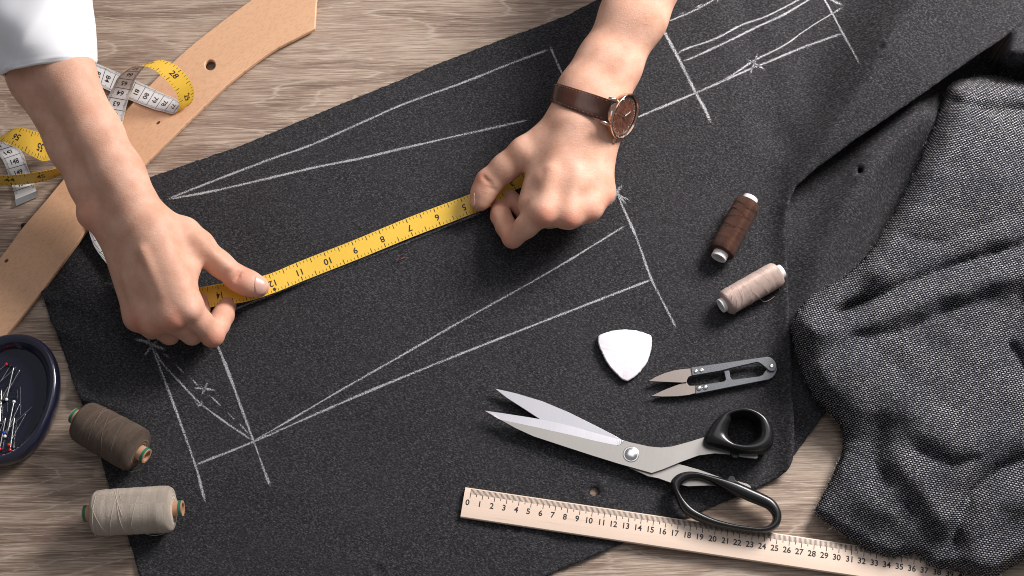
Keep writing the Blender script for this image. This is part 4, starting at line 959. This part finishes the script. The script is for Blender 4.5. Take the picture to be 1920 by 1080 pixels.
# thumb ring, starting at its left corner and running clockwise in the picture
h1 = loop_handle('handle', [(1318, 829), (1321, 819), (1328, 806), (1340, 790), (1357, 777), (1377, 771), (1396, 770), (1418, 777), (1437, 790), (1447, 806), (1450, 822), (1447, 838), (1436, 848), (1420, 852.5), (1392, 852), (1366, 847), (1340, 841), (1325, 837)],
    [(1364, 812), (1366, 801), (1370, 793), (1371, 785), (1384, 781), (1396, 781), (1408, 785), (1417, 793), (1419, 803), (1420, 815), (1417, 825), (1410, 832), (1400, 837), (1388, 838), (1377, 836), (1371, 831), (1367, 825), (1364.5, 818)], .0155, .0125, pw=2.4)
h2 = loop_handle('handle', [(1257, 906), (1266, 893), (1280, 886.5), (1300, 885.5), (1330, 892), (1357, 898), (1382, 905), (1410, 917), (1438, 930), (1453, 940), (1463, 957), (1465, 972), (1460, 987), (1447, 997), (1430, 1000.5), (1405, 999), (1372, 994), (1338, 987), (1305, 975), (1283, 962), (1272, 946), (1264, 926)],
    [(1274, 915), (1278, 908), (1286, 902), (1297, 898), (1316, 899), (1342, 909), (1372, 925), (1400, 938), (1425, 948), (1438, 954), (1447, 964), (1448.5, 973), (1443, 983), (1432, 988), (1420, 989), (1400, 987), (1372, 983), (1338, 973), (1307, 958), (1288, 943), (1278, 931), (1274, 923)], .0135, .0062, pw=2.2, zt=lambda t: .0135)
for pts, z, hd in (([(1368, 846), (1373, 858.5), (1384, 859.5), (1388, 847)], .0145, h1), ([(1352, 899), (1363, 897), (1367, 891.5), (1377, 892), (1380, 899), (1390, 908), (1372, 909)], .0165, h2)):
    plate('stop', pts, z, .005, MT['blackplastic'], hd, bev=.0009)
# ------------------------------------------------------------------ thread snips
sn = thing('thread_snips', 'small grey spring thread snips with pointed dull blades, lying right of the white chalk', 'snips', P1(1340, 705, .0035))
zs = lambda L: [(1200+x/7.11, 650+y/7.11) for x, y in L]
SZ = .0094
plate('lower_arm', zs([(740, 630), (733, 520), (1080, 468), (1125, 460), (1145, 435), (1125, 345), (1112, 318), (1190, 300), (1205, 400), (1215, 425), (1240, 440), (1590, 395), (1640, 370), (1685, 300), (1760, 255), (1830, 270), (1825, 320), (1805, 370), (1770, 410), (1720, 437)]), SZ-.0006, .0026, MT['gunmetal'], sn, bev=.0004)
plate('upper_arm', zs([(680, 275), (1650, 138), (1700, 130), (1750, 145), (1790, 180), (1818, 225), (1822, 275), (1800, 318), (1755, 328), (1715, 315), (1685, 285), (1620, 232), (1580, 210), (1545, 206), (1195, 290), (1090, 318), (697, 385)]), SZ+.0012, .0024, MT['gunmetal'], sn, bev=.0004)
plate('upper_blade', zs([(110, 460), (200, 405), (330, 350), (450, 315), (560, 298), (675, 288), (760, 290), (770, 372), (695, 384), (650, 402), (630, 440), (625, 472), (570, 480)]), SZ+.0002, .0014, MT['snipsteel'], sn, bev=.0002)
plate('lower_blade', zs([(145, 658), (300, 585), (450, 525), (580, 480), (626, 472), (632, 500), (660, 520), (725, 519), (800, 520), (800, 600), (735, 622), (650, 645), (500, 662), (300, 666)]), SZ-.0010, .0014, MT['snipsteel'], sn, bev=.0002)
for (x, y, r, z, ring) in ((745, 328, 25, SZ+.0012, 1), (820, 315, 25, SZ+.0012, 1), (787, 555, 36, SZ-.0006, 0), (870, 543, 36, SZ-.0006, 0), (1757, 258, 28, SZ+.0012, 1)):
    px, py = zs([(x, y)])[0]; r = r/7.11/2190
    pf = [(-.0003, r), (.0004, r), (.0007, r*.85), (.0007, r*.5), (.0001, r*.42), (.0001, r*.05)] if ring else [(-.0003, r), (.0003, r*.97), (.0008, r*.75), (.0011, r*.4), (.0012, r*.05)]
    lathe('rivet', P1(px, py, z), (0, 0, 1), pf, MT['rivet'], sn, n=24, sharp=60)
# ------------------------------------------------------------------ tailor's chalk
ck = smoothloop([(1121, 634), (1126, 627.5), (1148, 620.5), (1172, 618), (1196, 620.5), (1217, 627.5), (1222, 634), (1221, 655), (1213, 680), (1198, 700), (1181, 713), (1173, 714.5), (1164, 709), (1143, 688), (1129, 663), (1122, 645)], 90)
def chalk_piece():
    c = ck.mean(0); n = len(ck); V = []; ck_ = ck+RNG.normal(0, .28, ck.shape); lv = [(1.0, .0034), (1.0, .0058), (.985, .0070), (.955, .0076), (.94, .0077), (.5, .00775)]
    for s, z in lv:
        q = c+(ck_-c)*s; V.append(P(q[:, 0], q[:, 1], np.full(n, z)))
    V.append(P1(c[0], c[1], .00775)[None]); V = np.concatenate(V); L = len(lv)
    F = [(r*n+i, r*n+(i+1) % n, (r+1)*n+(i+1) % n, (r+1)*n+i) for r in range(L-1) for i in range(n)]+[((L-1)*n+i, (L-1)*n+(i+1) % n, L*n) for i in range(n)]
    a, b, d = V[F[-1][0]], V[F[-1][1]], V[F[-1][2]]
    if np.cross(b-a, d-a)[2] < 0: F = [f[::-1] for f in F]
    o = mesh('tailors_chalk', V, F, MT['chalk'], loc=P1(c[0], c[1], .0034), sharp=18)
    tag(o, 'rounded triangular piece of white chalk lying above the scissors', 'chalk')
chalk_piece()
# ------------------------------------------------------------------ thread spools
def spool(label, a, b, ra, rb, tmat, core, core_r, ext, ra_round=.0035, strands=7, seed=1, z=None, loops=None, scol=(.5, .4, .3), group='spools of sewing thread'):
    r_ = np.random.default_rng(seed); zc_ = lambda r: r*CM+.0036
    A = P1(*a, zc_(ra) if z is None else z); B = P1(*b, zc_(rb) if z is None else z)
    ax = B-A; L = np.linalg.norm(ax); ax /= L; ra *= CM; rb *= CM; k = ra_round
    smat = simple('strand', scol, .7)
    t = thing('thread_spool', label, 'spool', (A+B)/2-np.array([0, 0, (ra+rb)/2]), group)
    prof = [(-.0002, core_r), (.0000, ra-k*1.3), (k*.25, ra-k*.45), (k*.8, ra-k*.08)]
    for q in np.linspace(.1, .9, 30): prof.append((k+(L-2*k)*q, ra+(rb-ra)*q+r_.normal(0, .00009)))
    prof += [(L-k*.8, rb-k*.08), (L-k*.25, rb-k*.45), (L, rb-k*1.3), (L-.0002, core_r)]
    body = lathe('thread', A, ax, prof, tmat, t, n=72, sharp=None)
    e = ext; cr = core_r; wall = cr*.74
    if core == 'white':
        lathe('tube', A, ax, [(-e, wall), (-e, cr), (L+e, cr), (L+e, wall)], MT['capwhite'], t, n=40, closed=True, sharp=40)
    else:
        tb_ = lathe('tube', A, ax, [(-e, wall), (-e, cr), (L+e, cr), (L+e, wall)], MT['card'], t, n=40, closed=True, sharp=40)
        for s0, s1 in ((-e+.0006, -e+.0026), (L+e-.0030, L+e-.0008)):
            lathe('green_ring', A, ax, [(s0, cr-.0002), (s0, cr+.00025), (s1, cr+.00025), (s1, cr-.0002)], MT['green'], tb_, n=40, closed=True, sharp=40)
    R = np.array([0, 0, 1.0]); R = R-ax*R.dot(ax); R /= np.linalg.norm(R); Bv = np.cross(ax, R)
    for i in range(strands):
        s0 = r_.uniform(.06, .7)*L; s1 = np.clip(s0+r_.choice([-1, 1])*r_.uniform(.06, .22)*L, .05*L, .95*L); f0 = r_.uniform(-2.4, 0); f1 = f0+r_.uniform(1.5, 3.0)
        u = np.linspace(0, 1, 26); s = s0+(s1-s0)*u; f = f0+(f1-f0)*u; rr = ra+(rb-ra)*s/L+.0001
        tube('thread_strand', A+ax*s[:, None]+(rr[:, None]+.00012)*(np.cos(f)[:, None]*R+np.sin(f)[:, None]*Bv), .00013 if core == 'white' else .00017, smat, body, n=5)
    for lp in (loops or []):
        q = smoothloop(lp, 40, False); zz = q[:, 2]*CM
        tube('loose_end', P(q[:, 0], q[:, 1], zz), .00018, smat, body, n=5)
    return t
spool('chocolate brown sewing thread on a white tube, lying above the pink spool', (1403, 380), (1352, 475), 1.13, 1.13, MT['brownthread'], 'white', .0068, .0050, .0022, 7, 2, scol=(.075, .026, .014))
spool('dusty pink sewing thread on a white plastic tube, lying below the chocolate brown spool', (1358, 570), (1460, 512), 1.12, 1.12, MT['pinkthread'], 'white', .0062, .0036, .0035, 8, 3, scol=(.74, .57, .50),
      loops=[[(1425, 560, 1.2), (1432, 565, .7), (1442, 563, .6), (1455, 553, .7), (1462, 542, 1.0), (1454, 538, 1.6)]])
spool('dark taupe sewing thread on a cardboard tube with green rings, lying beside the pin dish', (150, 786), (262, 848), 1.76, 1.90, MT['taupethread'], 'card', .0062, .0070, .0055, 7, 4, scol=(.20, .14, .105),
      loops=[[(272, 868, 1.0), (262, 880, .7), (245, 884, .7), (236, 880, 1.2)]])
spool('beige sewing thread on a cardboard tube with green rings, lowest spool at left', (174, 962), (326, 954), 1.80, 1.87, MT['beigethread'], 'card', .0062, .0072, .0050, 7, 6, scol=(.68, .575, .47),
      loops=[[(316, 994, 1.0), (305, 1001, .6), (288, 1004, .6), (268, 1000, .8)]])
# ------------------------------------------------------------------ pin dish
dc_ = P1(23, 760, 0); ang = math.radians(-8); EX = np.array([math.cos(ang), math.sin(ang), 0]); EY = np.array([-math.sin(ang), math.cos(ang), 0])
dish = thing('pin_dish', 'oval navy plastic pin dish with a raised rim, at the left edge of the table', 'pin dish', dc_)
AX, AY = .0425, .0565
def dish_mesh():
    pf = [(.55, .0), (.86, .0), (.93, .003), (.985, .011), (1.0, .0165), (.985, .0205), (.945, .0228), (.90, .0232), (.85, .0222), (.80, .0190), (.755, .0140), (.72, .0112), (.68, .0105), (.3, .0105), (.004, .0105)]
    n = 96; V = []
    for s, z in pf:
        for k in range(n):
            f = 2*math.pi*k/n; c, s_ = math.cos(f), math.sin(f); e = 2/2.15
            # constant rim width: shrink both half axes by the same length
            dlt = (1-s)*AX if s > .35 else None
            a, b = (AX-dlt, AY-dlt) if dlt is not None else (AX*s, AY*s)
            V.append(dc_+EX*a*math.copysign(abs(c)**e, c)+EY*b*math.copysign(abs(s_)**e, s_)+np.array([0, 0, z]))
    m = len(pf); F = [(i*n+k, i*n+(k+1) % n, (i+1)*n+(k+1) % n, (i+1)*n+k) for i in range(m-1) for k in range(n)]+[tuple(range(n))[::-1], tuple((m-1)*n+k for k in range(n))]
    mesh('bowl', V, F, MT['navy'], dish, sharp=60)
dish_mesh()
em = []
def ebar(x0, y0, x1, y1):
    z0, z1 = .0103, .0109
    v = [P1(x, y, z) for z in (z0, z1) for x, y in ((x0, y0), (x1, y0), (x1, y1), (x0, y1))]
    em.append((v, [(4, 7, 6, 5), (0, 1, 5, 4), (1, 2, 6, 5), (2, 3, 7, 6), (3, 0, 4, 7)]))
for q in [(-6, 725, 38, 727), (36, 727, 38, 778), (-6, 776, 36, 778), (16, 731, 32, 733), (16, 738, 32, 740), (16, 745, 32, 747), (30, 733, 32, 745), (12, 751, 14, 772), (19, 758, 21, 772), (12, 751, 28, 753), (2, 762, 4, 772)]: ebar(*q)
V, F = merge(em); mesh('embossed_mark', V, F, MT['navy'], dish, smooth=False)
def pin(label, hx, hy, tx, ty, bead, r=.00026, zt=.0118, zh=.0125, hr=.0014):
    H = P1(hx, hy, zh); T = P1(tx, ty, zt)
    t = thing('pin', label, 'pin', (H+T)/2-np.array([0, 0, .001]), 'pins lying in the navy dish')
    u = np.linspace(0, 1, 12)[:, None]; pts = H+(T-H)*u; rr = np.where(u[:, 0] < .8, r, r*(1-u[:, 0])/.2+.00004)
    tube('shaft', pts, rr, MT['pinsteel'], t, n=8)
    d = (T-H)/np.linalg.norm(T-H); f = np.linspace(0, math.pi, 12)
    lathe('head', H, d, [(-hr*math.cos(a), max(hr*math.sin(a), 1e-5)) for a in f], MT[bead], t, n=18, sharp=None, refdir=(0, 0, 1))
zp = lambda x, y: (x/4, 620+y/4)
for lab, h_, t_, bd, r in [
    ('red headed pin nearest the top rim of the navy dish', (47, 252), (-60, 340), 'red', .00026),
    ('thick white headed pin standing up the dish above the embossed square', (48, 516), (105, 262), 'whitebead', .00055),
    ('thick white headed pin slanting down from the middle of the embossed square', (104, 533), (55, 780), 'whitebead', .00055),
    ('thin black headed pin whose point leans right of the upper white pin', (22, 521), (152, 288), 'blackbead', .00026),
    ('black headed pin beside the uppermost red head', (76, 266), (-10, 400), 'blackbead', .00026),
    ('thin pin crossing below the uppermost red head with its point up right', (-30, 410), (125, 271), 'whitebead', .00026),
    ('blue headed pin with its long shaft slanting up to the right', (28, 765), (246, 566), 'bluebead', .00026),
    ('white headed pin tucked under the blue head', (36, 792), (152, 542), 'whitebead', .00026),
    ('red headed pin with a thin shaft slanting up right, near the lower rim', (65, 857), (197, 618), 'red', .00026),
    ('red headed pin with a thick upright shaft, lowest of the red heads', (75, 896), (110, 640), 'red', .0005),
    ('red headed pin cut by the left picture edge near the lower rim', (-3, 888), (45, 640), 'red', .0005),
    ('thin pin lying between the two thick white headed pins', (-12, 560), (60, 420), 'blackbead', .00026),
    ('thin pin whose point nearly reaches the embossed square from below', (-18, 800), (38, 655), 'red', .00026),
    ('upright thin pin against the left picture edge, right of centre of the dish', (2, 700), (10, 425), 'blackbead', .00028)]:
    a, b = zp(*h_), zp(*t_); zz = .0125+.0012*(RNG.random())
    pin(lab, a[0], a[1], b[0], b[1], bd, r, zt=zz, zh=.0126)
